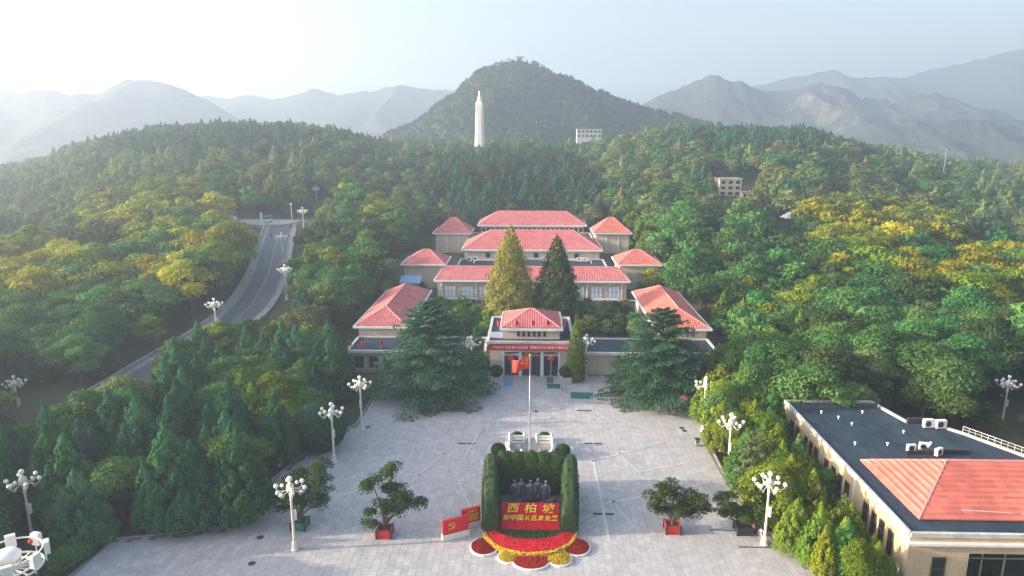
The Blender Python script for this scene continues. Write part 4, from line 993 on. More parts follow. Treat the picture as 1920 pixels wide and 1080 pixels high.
def flower_display():
    hm = M_hedgecore
    t = thing('hedge', 'tall clipped dark green hedge in a U shape round the bronze group', 'hedge', (0, 71, 0))
    for s in (-1, 1):
        rings = []
        for i in range(9):
            u = i/8; y = 66.5+9.6*u; h = 3.35+1.55*min(1, u*1.15)-(.5 if i == 0 else 0); hw = .95-(.16 if i in (0, 8) else 0)
            ring = []
            for k in range(12):
                a = math.pi*k/11; ring.append((s*(4.15+.55*u)+math.copysign(abs(math.cos(a))**.55, math.cos(a))*hw, y, max(.02, h*(math.sin(a)**.42 if k not in (0, 11) else .004))))
            rings.append(ring)
        mb = loft(rings, None); c = mb.build('hedge_side', hm, t); leafy('foliage', mb, 11000, .17, L_hedge, c, 5+s, lift=.05, jit=.10)
    rings = []
    nn = 61
    for i in range(nn):
        x = -3.9+7.8*i/(nn-1); b = abs(math.sin((i/(nn-1))*math.pi*5))**.5; h = 4.65+.40*b; hw = .86+.14*b
        rings.append([(x, 76.2+math.copysign(abs(math.cos(math.pi*k/9))**.6, math.cos(math.pi*k/9))*hw, max(.02, h*(math.sin(math.pi*k/9)**.4 if k not in (0, 9) else .004))) for k in range(10)])
    mb = loft(rings, None); c = mb.build('hedge_back', hm, t); leafy('foliage', mb, 13000, .17, L_hedge, c, 9, lift=.05, jit=.10)
    # rock plinth and bronze group
    rs = np.random.RandomState(4); rk = thing('rock_plinth', 'dark rough rock plinth under the bronze figures', 'rock', (0, 72, 0))
    for i in range(26):
        x = rs.uniform(-2.6, 2.6); y = rs.uniform(70.6, 74.2); r = rs.uniform(.5, .9); h = rs.uniform(.7, 1.15)*(1.2 if y > 71.8 else .8)
        n = 7; a0 = rs.uniform(0, 6); rr = rs.uniform(.75, 1.15, n)
        m = MB(); m.add([(x+r*rr[k]*math.cos(a0+k*6.283/n), y+r*rr[k]*math.sin(a0+k*6.283/n), .02) for k in range(n)]+[(x+.72*r*rr[k]*math.cos(a0+k*6.283/n+.15), y+.72*r*rr[k]*math.sin(a0+k*6.283/n+.15), h*rs.uniform(.85, 1.05)) for k in range(n)],
            [tuple(range(n, 2*n))]+[(k, (k+1) % n, n+(k+1) % n, n+k) for k in range(n)]); m.build('rock', M_rock, rk)
    g = thing('statue_group', 'five dark bronze figures in long coats walking abreast before the hedge', 'statue', (0, 72.4, 1.0))
    for i, x in enumerate((-1.75, -1.0, 0.05, .85, 1.75)):
        y = 72.5+(.35 if i in (1, 3) else 0); h = 2.3
        pr = [(.30,0),(.27,.25),(.25,.5),(.33,.85),(.30,1.15),(.33,1.5),(.36,1.72),(.24,1.86),(.10,1.92),(.10,1.97),(.145,2.03),(.16,2.14),(.14,2.26),(.05,2.32)]
        f = MB(); n = 12; vs = []
        for r, z in pr:
            for k in range(n):
                a = 6.283*k/n; sway = .06*math.sin(z*2+i); fl = (1.25 if .1 < z < 1.9 else 1)
                vs.append((x+r*fl*math.cos(a)+sway, y+r*.72*math.sin(a)-(.12*math.cos(i*2) if z < .3 else 0), 1.0+z))
        f.add(vs, [(a*n+k, a*n+(k+1) % n, (a+1)*n+(k+1) % n, (a+1)*n+k) for a in range(len(pr)-1) for k in range(n)]+[tuple(range((len(pr)-1)*n, len(pr)*n))])
        for s in (-1, 1):
            sw = .22*s*(1 if i % 2 else -1); f.tube([(x+s*.40, y, 2.66), (x+s*.5, y+sw*.4, 2.25), (x+s*.46, y-.1+sw, 1.85), (x+s*.44, y-.14+sw, 1.74)], [.13,.115,.09,.07], 7)
        fo = f.build('figure', M_bronze, g, True)
        MB().lathe((x+.06*math.sin(4.3+i), y, 3.18), [(.155,0),(.17,.05),(.14,.14),(.05,.17)], 10).build('cap', M_bronze, fo, True)
    # red lettered panel of packed flowers
    p = thing('flower_sign', 'sloping red flower panel with large yellow characters below the bronze figures', 'flower panel', (0, 68.4, 0))
    y0, z0, y1, z1 = 66.95, .35, 70.0, 1.95; th = math.atan2(z1-z0, y1-y0)
    pm = MB().add([(-3.2,y0,z0),(3.2,y0,z0),(3.2,y1,z1),(-3.2,y1,z1),(-3.2,y0,.02),(3.2,y0,.02),(3.2,y1,.02),(-3.2,y1,.02)], [(0,1,2,3),(0,4,5,1),(1,5,6,2),(3,2,6,7),(0,3,7,4)]); pm.build('frame', M_redpaint, p)
    top = MB().add([(-3.15,y0+.03,z0+.02),(3.15,y0+.03,z0+.02),(3.15,y1-.03,z1),(-3.15,y1-.03,z1)], [(0,1,2,3)])
    leafy('red_flowers', top, 7000, .12, L_redflower, p, 3, lift=.0)
    def onp(v): return (y0+(y1-y0)*v, z0+(z1-z0)*v)
    for ch, x in (('西', -1.95), ('柏', .0), ('坡', 1.95)):
        yy, zz = onp(.755); text_mesh('character', ch, 1.22, M_gold, p, (x, yy-.06, zz+.12), (th, 0, R(3)), .03, .16, .018, 1.15)
    for i, ch in enumerate('新中国从这里走来'):
        yy, zz = onp(.42); text_mesh('character', ch, (.70, .78, .74, .62, .70, .62, .66, .78)[i], M_gold, p, (-2.62+i*.75, yy-.06, zz+.12), (th, 0, R((3, -4, 2, -3, 4, -2, 3, 1)[i])), .03, .14, .010)
    # half round green skirt
    def fan(rx0, ry0, rx1, ry1, z0_, z1_, a0=180, a1=360, n=36, cy_=66.85):
        m = MB(); vs = []
        for i in range(n+1):
            a = R(a0+(a1-a0)*i/n); c, s = math.cos(a), math.sin(a); vs += [(rx0*c, cy_+ry0*s, z0_), (rx1*c, cy_+ry1*s, z1_), (rx1*c, cy_+ry1*s, .02)]
        return m.add(vs, [(3*i, 3*i+1, 3*i+4, 3*i+3) for i in range(n)]+[(3*i+1, 3*i+2, 3*i+5, 3*i+4) for i in range(n)])
    b = thing('flower_bed', 'half round green and red flower bed with yellow rim below the lettered panel', 'flower bed', (0, 65, 0))
    gs = fan(.1, .05, 3.6, 1.75, .5, .62); gs.build('soil', M_seedling, b); leafy('green_edging', gs, 5000, .12, L_hedge, b, 31)
    rs_ = fan(3.62, 1.77, 4.75, 4.0, .62, .42); rs_.build('soil', M_seedling, b); leafy('red_flowers', rs_, 9000, .12, L_redflower, b, 32)
    ys_ = fan(4.72, 3.98, 5.0, 4.35, .5, .42); ys_.build('soil', M_seedling, b); leafy('yellow_flowers', ys_, 4200, .11, L_yelflower, b, 33)
    def lobe(name, lb, x, y, rx, ry, leaf, n, seed):
        q = thing(name, lb, 'flower bed', (x, y, 0.02), 0, 'round flower beds', local=True)
        k = 28; rim = MB()
        ring = lambda rx_, ry_, z: [(rx_*math.cos(6.283*i/k), ry_*math.sin(6.283*i/k), z) for i in range(k)]
        rim.add(ring(rx+.14, ry+.14, .0)+ring(rx+.14, ry+.14, .2)+ring(rx, ry, .2)+ring(rx, ry, .0), [(a*k+i, a*k+(i+1) % k, (a+1)*k+(i+1) % k, (a+1)*k+i) for a in range(3) for i in range(k)]); rim.build('kerb', M_white, q)
        s = MB().add(ring(rx-.01, ry-.01, .16)+[(0,0,.3)], [(i, (i+1) % k, k) for i in range(k)]); s.build('soil', M_seedling, q); leafy('flowers', s, n, .12, leaf, q, seed, lift=.04)
    lobe('flower_bed', 'dark red round bed at the left end of the flower display', -4.75, 64.3, 1.35, 1.5, L_dredflower, 3600, 41)
    lobe('flower_bed', 'dark red round bed at the right end of the flower display', 4.75, 64.5, 1.4, 1.5, L_dredflower, 3600, 42)
    lobe('flower_bed', 'dark red round bed at the bottom middle of the flower display', .1, 61.9, 1.75, 1.35, L_dredflower, 3600, 43)
    lobe('flower_bed', 'yellow round bed at the lower right of the flower display', 2.95, 62.4, 1.2, 1.15, L_yelflower, 2600, 44)
    lobe('flower_bed', 'yellow round bed at the lower left of the flower display', -2.25, 62.5, .9, .9, L_yelflower, 1800, 45)
M_hedgecore = plain('hedge_core', (0.03, 0.055, 0.018), 0.95, 0.3, 3.0)
L_redflower = leaf_mat('red_flower', (0.60,0.008,0.03), (0.82,0.03,0.05), 0.1, 0.0)
L_dredflower = leaf_mat('dark_red_flower', (0.28,0.014,0.014), (0.46,0.04,0.03), 0.1, 0.0)
L_yelflower = leaf_mat('yellow_flower', (0.62,0.40,0.02), (0.92,0.66,0.04), 0.1, 0.0)
flower_display()
def ball_shrub(x, y, z, r, label, group=None, leaf=None, n=2600, sz=.85, seed=1, name='shrub', ls=.13):
    t = thing(name, label, 'shrub', (x, y, z), 0, group, local=True)
    mb = MB().sphere((0, 0, r*sz*.95), r, 18, 10, sz); mb.build('core', M_hedgecore, t); leafy('foliage', mb, n, ls, leaf or L_hedge, t, seed, lift=.03); return t
for s in (-1, 1):
    ball_shrub(s*4.3, 85.6, .0, .95, f'small round shrub at the {side(s)} of the flagpole platform', 'shrubs at the flagpole platform', seed=50+s)
    ball_shrub(s*1.9, 89.9, .0, .8, f'small round shrub behind the {side(s)} balustrade of the flagpole platform', 'shrubs at the flagpole platform', seed=60+s)

# ------------------------------------------------------------------ red sign boards
def sign_board(a, b, h0, h1, label, cols):
    a, b = Vector((*a, 0)), Vector((*b, 0)); d = b-a; L = d.length; ang = math.atan2(d.y, d.x)
    t = thing('sign_board', label, 'sign', (a.x, a.y, .03), ang, 'red sign boards', local=True)
    MB().bbox(-.05, L+.05, .0, .62, 0, h0, .03).build('plinth', M_cream, t); bd = MB().bbox(0, L, .12, .46, h0+.002, h1, .02).build('board', M_red, t)
    return t, L
M_signpink = plain('sign_edge', (0.75, 0.25, 0.24), 0.5, 0.05, 1.0)
s1, L1 = sign_board(G(832,1016), G(880,1004), .62, 2.25, 'near red sign board with a yellow emblem left of the flower display', 0)
e = MB(); emblem(e, .95, 1.55, .38, lambda u, v, k: Vector((u, .085 if k else .11, v))); e.build('emblem', M_gold, s1)
s2, L2 = sign_board(G(868,994), G(902,985), .55, 2.2, 'far red sign board with lines of yellow text left of the hedge', 0)
text_mesh('title', '入党誓词', .34, M_gold, s2, (L2/2, .09, 1.9), (R(90), 0, 0), .015)
m = MB(); rr = random.Random(2)
for k in range(6):
    xx = .2
    while xx < L2-.3: w = rr.uniform(.08, .2); m.box(xx, xx+w, .09, .118, 1.52-k*.15, 1.59-k*.15); xx += w+.05
m.build('text_lines', M_gold, s2)

# ------------------------------------------------------------------ potted trees
def lobe_crown(lobes, n, ls, seed):
    rs = np.random.RandomState(seed); L = np.array(lobes, float); sub = []
    for l in L:
        for k in range(7):
            d = sph(rs, 1)[0]; sub.append((*(l[:3]+d*l[3]*.62*np.array([1, 1, .75])), l[3]*rs.uniform(.36, .55)))
    S = np.array(sub); w = S[:, 3]**2; li = rs.choice(len(S), n, p=w/w.sum()); d = sph(rs, n); d[:, 2] = np.where(d[:, 2] < -.4, -d[:, 2], d[:, 2])
    P = S[li][:, :3]+d*S[li][:, 3:4]*rs.uniform(.6, 1.15, (n, 1))*np.array([1.1, 1.1, .7])
    N = nrm(d+rs.normal(0, .6, (n, 3))+np.array([0, 0, .4])); V, F = leaf_geo(P, N, nrm(d+rs.normal(0, .7, (n, 3))), ls*rs.uniform(.6, 1.4, n), .6, rs)
    return V, F, np.clip(rs.uniform(0, 1, n)*.6+rs.uniform(0, 1, len(S))[li]*.4, 0, 1)
def potted(px, py, lobes, label, potlabel, pot, seed, n=5200, leaf=None):
    x, y = G(px, py); b = thing('planter', potlabel, 'planter', (x, y, .03), 0, 'square planters', local=True)
    c = MB(); c.add([(-.72,-.72,0),(.72,-.72,0),(.72,.72,0),(-.72,.72,0),(-.8,-.8,.95),(.8,-.8,.95),(.8,.8,.95),(-.8,.8,.95),(-.66,-.66,.95),(.66,-.66,.95),(.66,.66,.95),(-.66,.66,.95),(-.64,-.64,.8),(.64,-.64,.8),(.64,.64,.8),(-.64,.64,.8)],
        [(3,2,1,0),(0,1,5,4),(1,2,6,5),(2,3,7,6),(3,0,4,7),(4,5,9,8),(5,6,10,9),(6,7,11,10),(7,4,8,11),(8,9,13,12),(9,10,14,13),(10,11,15,14),(11,8,12,15)]); c.build('box', pot, b)
    MB().box(-.64, .64, -.64, .64, .7, .84).build('soil', M_seedling, b)
    for i in (-1, 1):
        for j in (-1, 1): MB().box(i*.74-.1, i*.74+.1, j*.74-.1, j*.74+.1, 0, .99).build('corner_post', M_dark, b)
    t = thing('potted_tree', label, 'tree', (x, y, .85), 0, None, local=True)
    V, F, val = lobe_crown([(a, c_, z-.85, r) for a, c_, z, r in lobes], int(n*1.8), .21, seed); obj('crown', mesh_np('crown', V, F, [leaf or L_pot], False, val), t)
    m = MB(); 
    for a, c_, z, r in lobes: m.tube([(0, 0, 0.2), (a*.25, c_*.25, (z-.85)*.45), (a*.8, c_*.8, (z-.85)*.85), (a, c_, z-.85)], [.11, .09, .06, .02], 6)
    m.tube([(0,0,-.05),(0.02,0,.5),(.1,.05,1.2)], [.17,.13,.1], 7); m.build('trunk', M_bark, t)
potted(722, 1004, [(1.0,.2,7.3,1.3),(-.9,-.3,5.9,1.5),(.9,0,4.7,1.8),(3.0,.2,3.7,1.5),(-1.5,.2,1.9,1.4),(1.3,.6,2.8,1.3),(2.3,-.4,5.2,1.2),(-.2,0,3.3,1.2)], 'irregular cloud shaped tree growing in the left red planter', 'red square planter under the irregular tree left of the flower display', M_redpaint, 71)
potted(1260, 996, [(-2.2,0,3.6,1.4),(0,.3,4.9,1.5),(2.3,0,3.9,1.5),(.2,-.4,3.2,1.8),(-1.2,.3,2.5,1.2),(3.0,.2,2.9,1.1),(1.6,-.2,2.4,1.2),(-1.4,0,4.8,1.0)], 'broad flat tree growing in the right red planter', 'red square planter under the broad tree right of the flower display', M_redpaint, 72)
potted(563, 990, [(2.6,.4,7.0,1.3),(1.0,.5,5.6,1.9),(-1.0,0,4.6,1.8),(2.8,0,5.2,1.5),(.5,.2,3.4,1.9),(-1.8,.3,2.8,1.4),(2.4,.2,3.2,1.3)], 'dark leaning tree in a teal planter behind the tall left lamp', 'teal square planter under the leaning tree behind the left lamp', M_teal, 73, 6000)
potted(1392, 998, [(-2.0,0,3.6,1.4),(0,.2,4.4,1.6),(1.5,0,3.4,1.5),(-.6,-.3,2.4,1.5),(-2.4,.2,2.6,1.0)], 'dark low tree at the right plaza edge beside the lamp with yellow base', 'dark square planter at the right edge of the plaza', M_dark, 74)
# clipped dome by the left lamps
x, y = G(612, 850); ball_shrub(x-1.5, y+1.5, 0, 3.9, 'large dark clipped dome tree beside the lamps left of the plaza', None, L_cedar, 9000, .85, 77, 'dome_tree', .26)

# ------------------------------------------------------------------ entrance furniture
for s in (-1, 1):
    t = thing('planter_box', f'white lattice planter box at the {side(s)} of the entrance steps', 'planter', (s*6.0, 113.6, .03), 0, 'white planter boxes', local=True)
    MB().bbox(-1.0, 1.0, -.6, .6, 0, 1.0, .03).build('box', M_white_w, t)
    m = MB()
    for k in range(9): m.box(-.95+k*.23, -.87+k*.23, -.66, -.603, .12, .9)
    m.box(-1, 1, -.67, -.661, .9, .98); m.build('lattice', M_grey, t)
    ball_shrub(s*6.0, 113.8, .95, 1.15, f'round dark shrub in the {side(s)} white planter box', 'shrubs at the entrance', L_hedge, 2800, .85, 80+s)
def fence(a, b, label, mat, h=1.1, n=12, group='metal crowd fences'):
    a, b = Vector((*a, .03)), Vector((*b, .03)); t = thing('railing', label, 'railing', tuple(a), 0, group)
    m = MB(); m.beam(a+Vector((0,0,h)), b+Vector((0,0,h)), .07, .07); m.beam(a+Vector((0,0,.15)), b+Vector((0,0,.15)), .06, .06); m.build('rail', mat, t)
    for k in range(n+1): p = a.lerp(b, k/n); MB().tube([p, p+Vector((0,0,h))], .035 if k not in (0, n) else .055, 5).build('bar', mat, t)
fence(G(1108,757), G(1172,759), 'pale metal railing on the paving under the right cedar', M_steel)
fence(G(1048,726), G(1072,742), 'slanting white railing right of the entrance', M_steel, n=6); fence(G(924,742), G(912,733), 'slanting white railing left of the entrance', M_steel, n=5)
def screen(a, b, h, mat, label, name='green_screen', cat='screen'):
    a, b = G(*a), G(*b); o = MB().beam((a[0], a[1], .03+h/2), (b[0], b[1], .03+h/2), .12, h)
    t = thing(name, label, cat, (a[0], a[1], 0)); o.build('panel', mat, t)
    m = MB(); m.beam((a[0], a[1], h+.06), (b[0], b[1], h+.06), .18, .06); m.build('top_rail', M_steel, t)
screen((1070,747), (1112,748), 1.1, M_teal, 'low green screen at the foot of the right cedar')
screen((1026,728), (1050,728), .8, M_teal, 'short green screen at the right of the entrance paving')
single('mat', MB().box(2.7, 3.9, 112.2, 116.0, .03, .05), M_teal, 'green carpet strip leading into the right door bay', 'carpet', (3.3, 114, .03))
single('mat', MB().box(-4.6, -3.1, 111.2, 115.3, .03, .05), M_bluepanel, 'pale blue mat on the paving left of the entrance', 'carpet', (-4, 113, .03))
def parasol(px, py):
    x, y = G(px, py); t = thing('parasol', 'pink and blue parasol at the right rear edge of the plaza', 'parasol', (x, y, .03), 0, None, local=True)
    MB().tube([(0,0,0),(0,0,2.6)], .04, 6).build('pole', M_steel, t)
    n = 8; vs = [(0,0,2.75)]+[(1.5*math.cos(k*6.283/n), 1.5*math.sin(k*6.283/n), 2.05) for k in range(n)]+[(1.5*math.cos(k*6.283/n), 1.5*math.sin(k*6.283/n), 1.72) for k in range(n)]
    o = MB().add(vs, [(0, 1+k, 1+(k+1) % n) for k in range(n)]).build('canopy', plain('pink_cloth', (0.62,0.14,0.18), .7, .1), t); md = o.modifiers.new('s', 'SOLIDIFY'); md.thickness = .02
    o = MB().add(vs, [(1+k, 1+n+k, 1+n+(k+1) % n, 1+(k+1) % n) for k in range(n)]).build('valance', plain('blue_cloth', (0.05,0.16,0.6), .7, .1), t); md = o.modifiers.new('s', 'SOLIDIFY'); md.thickness = .02
    MB().lathe((0,0,0), [(.3,0),(.3,.1),(.06,.14)], 10).build('foot', M_grey, t)
parasol(1284, 772)
def bin_(px, py):
    x, y = G(px, py); t = thing('litter_bin', 'grey litter bin at the right edge of the plaza', 'bin', (x, y, .03), 0, None, local=True)
    MB().bbox(-.3, .3, -.25, .25, 0.05, .95).build('body', M_grey, t); MB().bbox(-.36, .36, -.3, .3, .96, 1.08).build('lid', M_dark, t); MB().box(-.2, .2, -.27, -.253, .62, .8).build('slot', M_black, t)
bin_(1307, 836)

# ------------------------------------------------------------------ people
def skin_obj(name, verts, edges, rad, mat, parent, sub=1):
    me = bpy.data.meshes.new(name); me.from_pydata(verts, edges, []); o = bpy.data.objects.new(name, me); COL.objects.link(o)
    o.modifiers.new('s', 'SKIN'); me.skin_vertices[0].data[0].use_root = True
    for i, r in enumerate(rad): me.skin_vertices[0].data[i].radius = r if hasattr(r, '__len__') else (r, r)
    sb = o.modifiers.new('u', 'SUBSURF'); sb.levels = sb.render_levels = sub
    dg = bpy.context.evaluated_depsgraph_get(); m2 = bpy.data.meshes.new_from_object(o.evaluated_get(dg)); bpy.data.objects.remove(o)
    m2.materials.clear(); m2.materials.append(mat); m2.polygons.foreach_set('use_smooth', [True]*len(m2.polygons)); return obj(name, m2, parent)
M_skin = plain('skin', (0.50,0.32,0.24), .6, .05); M_hair = plain('hair', (0.02,0.017,0.015), .6, .2)
def person(x, y, z, rz, label, shirt, trousers, stride=.16):
    t = thing('person', label, 'person', (x, y, z), rz, None, local=True); s = stride
    V = [(0,0,.94),(0,0,1.2),(0,0,1.42),(0,0,1.52),(0,-.01,1.60),(0,-.01,1.71)]; E = [(0,1),(1,2),(2,3),(3,4),(4,5)]; Rr = [(.13,.10),(.13,.10),(.15,.09),(.055,.055),(.085,.095),(.07,.085)]
    for k in (-1, 1):
        i = len(V); V += [(k*.10,0,.86),(k*.11,-k*s*.5-.02,.47),(k*.11,-k*s+.03,.08),(k*.11,-k*s-.14,.03)]; E += [(0,i),(i,i+1),(i+1,i+2),(i+2,i+3)]; Rr += [.085,.06,.04,.035]
        i = len(V); V += [(k*.20,0,1.40),(k*.25,k*s*.4,1.13),(k*.25,k*s-.06,.90),(k*.245,k*s-.09,.80)]; E += [(2,i),(i,i+1),(i+1,i+2),(i+2,i+3)]; Rr += [.055,.042,.032,.03]
    skin_obj('body', V, E, Rr, M_skin, t, 1)
    V2 = [(0,0,.92),(0,0,1.2),(0,0,1.43),(.20,0,1.40),(.25,s*.4,1.13),(-.20,0,1.40),(-.25,-s*.4,1.13)]; skin_obj('shirt', V2, [(0,1),(1,2),(2,3),(3,4),(2,5),(5,6)], [(.15,.12),(.15,.12),(.165,.105),.07,.058,.07,.058], shirt, t, 1)
    V3 = [(0,0,.95),(.10,0,.84),(.11,-s*.5-.02,.47),(.11,-s+.03,.11),(-.10,0,.84),(-.11,s*.5-.02,.47),(-.11,s+.03,.11)]; skin_obj('trousers', V3, [(0,1),(1,2),(2,3),(0,4),(4,5),(5,6)], [(.15,.12),.10,.078,.062,.10,.078,.062], trousers, t, 1)
    MB().sphere((0, .02, 1.70), .108, 10, 6, 1.0).build('hair', M_hair, t, True)
C_pink = plain('pink_shirt', (0.70,0.22,0.22), .8, .08); C_blue = plain('blue_shirt', (0.20,0.30,0.52), .8, .08); C_dark = plain('dark_clothes', (0.03,0.032,0.04), .8, .2); C_grey = plain('grey_clothes', (0.3,0.3,0.32), .8, .1)
for (px, py), zz, lb, a, b, rz in (((1413,1003),.03,'person in a pink shirt standing by the right plaza lamp',C_pink,C_dark,.6),((1426,1017),.03,'person in a pale blue shirt beside the yellow lamp base',C_blue,C_grey,2.2)):
    x, y = G(px, py); person(x, y, zz, rz, lb, a, b)
RP = RL[54]; person(RP.x-2.0, RP.y, RP.z+.06, .3, 'person in dark clothes walking near the head of the road', C_dark, C_dark)
RP = RL[34]; person(RP.x+3.9, RP.y+2, RP.z+.3, 2.8, 'person in dark clothes at the right edge of the road', C_dark, C_grey)

# ------------------------------------------------------------------ head of the road: cart, tent, post
def cart(x, y, z, rz):
    t = thing('cart', 'small green roofed open cart at the head of the road', 'cart', (x, y, z), rz, None, local=True)
    MB().bbox(-1.5, 1.5, -.7, .7, .35, .95, .06).build('body', M_white, t); MB().bbox(-1.7, 1.7, -.85, .85, 2.0, 2.14, .05).build('roof', plain('green_paint', (0.03,0.30,0.14), .5, .1), t)
    for i in (-1.4, 0, 1.4):
        for j in (-.65, .65): MB().tube([(i, j, .95), (i, j, 2.0)], .035, 5).build('post', M_dark, t)
    for i in (-1, 1):
        for j in (-.72, .72):
            w = MB().lathe((0,0,-.08), [(.12,0),(.3,0),(.3,.16),(.12,.16)], 12).build('wheel', M_dark, t); w.matrix_local = Matrix.Translation((i, j, .3)) @ Matrix.Rotation(R(90), 4, 'X')
    MB().box(-.9, -.5, -.6, .6, .95, 1.45).build('seat', M_dark, t); MB().box(.3, .7, -.6, .6, .95, 1.45).build('seat', M_dark, t)
E_ = RL[-1]; cart(E_.x-4.5, E_.y-1.5, E_.z+.12, .5)
def tent(x, y, z, rz, label):
    t = thing('tent', label, 'tent', (x, y, z), rz, 'white peaked canopies', local=True)
    o = MB().add([(-2.2,-2.2,2.3),(2.2,-2.2,2.3),(2.2,2.2,2.3),(-2.2,2.2,2.3),(-.2,0,4.2),(.2,0,4.2)], [(0,1,5,4),(1,2,5),(2,3,4,5),(3,0,4)]).build('canopy', M_white, t); md = o.modifiers.new('s', 'SOLIDIFY'); md.thickness = .05
    for i in (-2.1, 2.1):
        for j in (-2.1, 2.1): MB().tube([(i,j,-1),(i,j,2.3)], .05, 6).build('post', M_steel, t)
y = meet(434, 424); x = Q(434, 424, y)[0]; tent(x, y, gz(x, y), .4, 'white peaked canopy left of the head of the road')
y = meet(1478, 424); x = Q(1478, 424, y)[0]; tent(x, y, gz(x, y)+.4, .2, 'white peaked canopy among the trees on the right slope')
x, y = E_.x-7.5, E_.y+1; ez = E_.z+.1; single('gate_post', MB().lathe((x, y, ez), [(.35,0),(.35,2.6),(.45,2.7),(.2,3.0)], 8), M_white, 'white round post beside the cart at the road head', 'post', (x, y, ez))
x, y = E_.x+2.5, E_.y+3.5; single('camera_pole', MB().tube([(x, y, ez-.1), (x, y, ez+5.6)], .1, 6).box(x-.4, x+.4, y-.15, y+.15, ez+5.6, ez+6.1), M_cream, 'slim pale pole with a box on top at the road head', 'pole', (x, y, ez-.1))
def shed():
    x, y = G(770, 523, 6.5); t = thing('shed', 'small shed with pale blue sheet roof behind the left wing', 'shed', (x, y, 3))
    MB().box(x-2.2, x+2.2, y-1.5, y+1.5, 2, 6.0).build('wall', M_grey, t); MB().add([(x-2.6,y-1.9,5.8),(x+2.6,y-1.9,5.8),(x+2.6,y+1.9,7.0),(x-2.6,y+1.9,7.0),(x-2.6,y-1.9,5.7),(x+2.6,y-1.9,5.7),(x+2.6,y+1.9,6.9),(x-2.6,y+1.9,6.9)], [(0,1,2,3),(7,6,5,4),(0,4,5,1),(1,5,6,2),(2,6,7,3),(3,7,4,0)]).build('roof', M_bluepanel, t)
shed()

# ------------------------------------------------------------------ antenna mast at the lower left corner
def mast():
    z = 20.0; x, y = G(20, 1062, z)
    t = thing('antenna_mast', 'white antenna mast head with round platform in the lower left corner', 'mast', (x, y, 0), .4, None, local=True)
    MB().lathe((0,0,0), [(.45,-.2),(.4,6),(.3,14),(.24,z+.4)], 12).build('pole', M_white, t, True)
    for r in (1.45, .95):
        pts = [(r*math.cos(k*6.283/28), r*math.sin(k*6.283/28), z-.1) for k in range(29)]; MB().tube(pts, .06, 5, False).build('ring', M_white, t)
    pts = [(1.5*math.cos(k*6.283/28), 1.5*math.sin(k*6.283/28), z+.75) for k in range(29)]; MB().tube(pts, .045, 5, False).build('guard_rail', M_white, t)
    for k in range(16):
        a = k*6.283/16; MB().beam((.25*math.cos(a), .25*math.sin(a), z-.12), (1.45*math.cos(a), 1.45*math.sin(a), z-.12), .07, .06).build('spoke', M_white, t)
    for k in range(8):
        a = k*6.283/8+.2; p = Vector((1.55*math.cos(a), 1.55*math.sin(a), 0)); q = MB().tube([p+Vector((0,0,z-.2)), p+Vector((0,0,z+.9))], .04, 5).build('stanchion', M_white, t)
        b = MB().bbox(-.1, .16, -.24, .24, z+.25, z+.95, .03).build('antenna_box', M_globe, t); b.matrix_local = Matrix.Translation((1.62*math.cos(a), 1.62*math.sin(a), 0)) @ Matrix.Rotation(a, 4, 'Z')
    MB().lathe((-.1,.0,z+.3), [(.25,0),(.62,.12),(.66,.4),(.5,.56),(.1,.62)], 20).build('drum', M_globe, t, True)
    MB().sphere((.75,.95,z+.7), .12).build('beacon', M_redpaint, t, True)
mast()

# ------------------------------------------------------------------ monument on the hill
def monument():
    y = 470; x, z = Q(900, 276, y); zb = gz(x, y)
    t = thing('monument', 'tall white stone monument column with an emblem on top', 'monument', (x, y, zb), 0, None, local=True); t.scale = (1.4, 1.4, 1.4); b = (z-zb)/1.4
    M = plain('pale_marble', (0.80,0.76,0.71), .6, .05, .4)
    MB().lathe((0,0,0), [(6.5,-1),(6.5,b-1.4),(5,b-1.4),(5,b-.6),(3.9,b-.6),(3.9,b)], 8, R(22.5)).build('base', M_grey, t)
    MB().lathe((0,0,b), [(2.7,0),(2.6,1.5),(1.75,19.5),(1.35,21)], 8, R(22.5)).build('shaft', M, t)
    for k in range(4):
        a = k*math.pi/2+R(45); c, s = math.cos(a), math.sin(a)
        f = MB().beam((c*2.45, s*2.45, b), (c*1.55, s*1.55, b+20.4), .7, .7, (c, s, 0)); f.build('fin', M, t)
    MB().lathe((0,0,b), [(1.3,21),(1.0,22.6),(.6,23.4),(.4,25.6),(.25,26)], 8, R(22.5)).build('crown_block', M, t)
    g = MB().lathe((0,0,0), [(.9,-.2),(.9,.2),(.62,.25),(.62,-.25)], 18); o = g.build('emblem', plain('red_gold', (0.50,0.16,0.07), .5, .1), t); o.matrix_local = Matrix.Translation((0, -.1, b+26.7)) @ Matrix.Rotation(R(90), 4, 'X')
    st = MB(); pts = []
    for k in range(10): r = .55 if k % 2 == 0 else .24; pts.append((r*math.sin(k*.6283), r*math.cos(k*.6283)))
    st.add([(u, -.35, b+26.7+v) for u, v in pts]+[(u, .2, b+26.7+v) for u, v in pts], [tuple(range(10)), tuple(range(19, 9, -1))]+[(i, 10+i, 10+(i+1) % 10, (i+1) % 10) for i in range(10)]); st.build('star', M_redpaint, t)
monument()

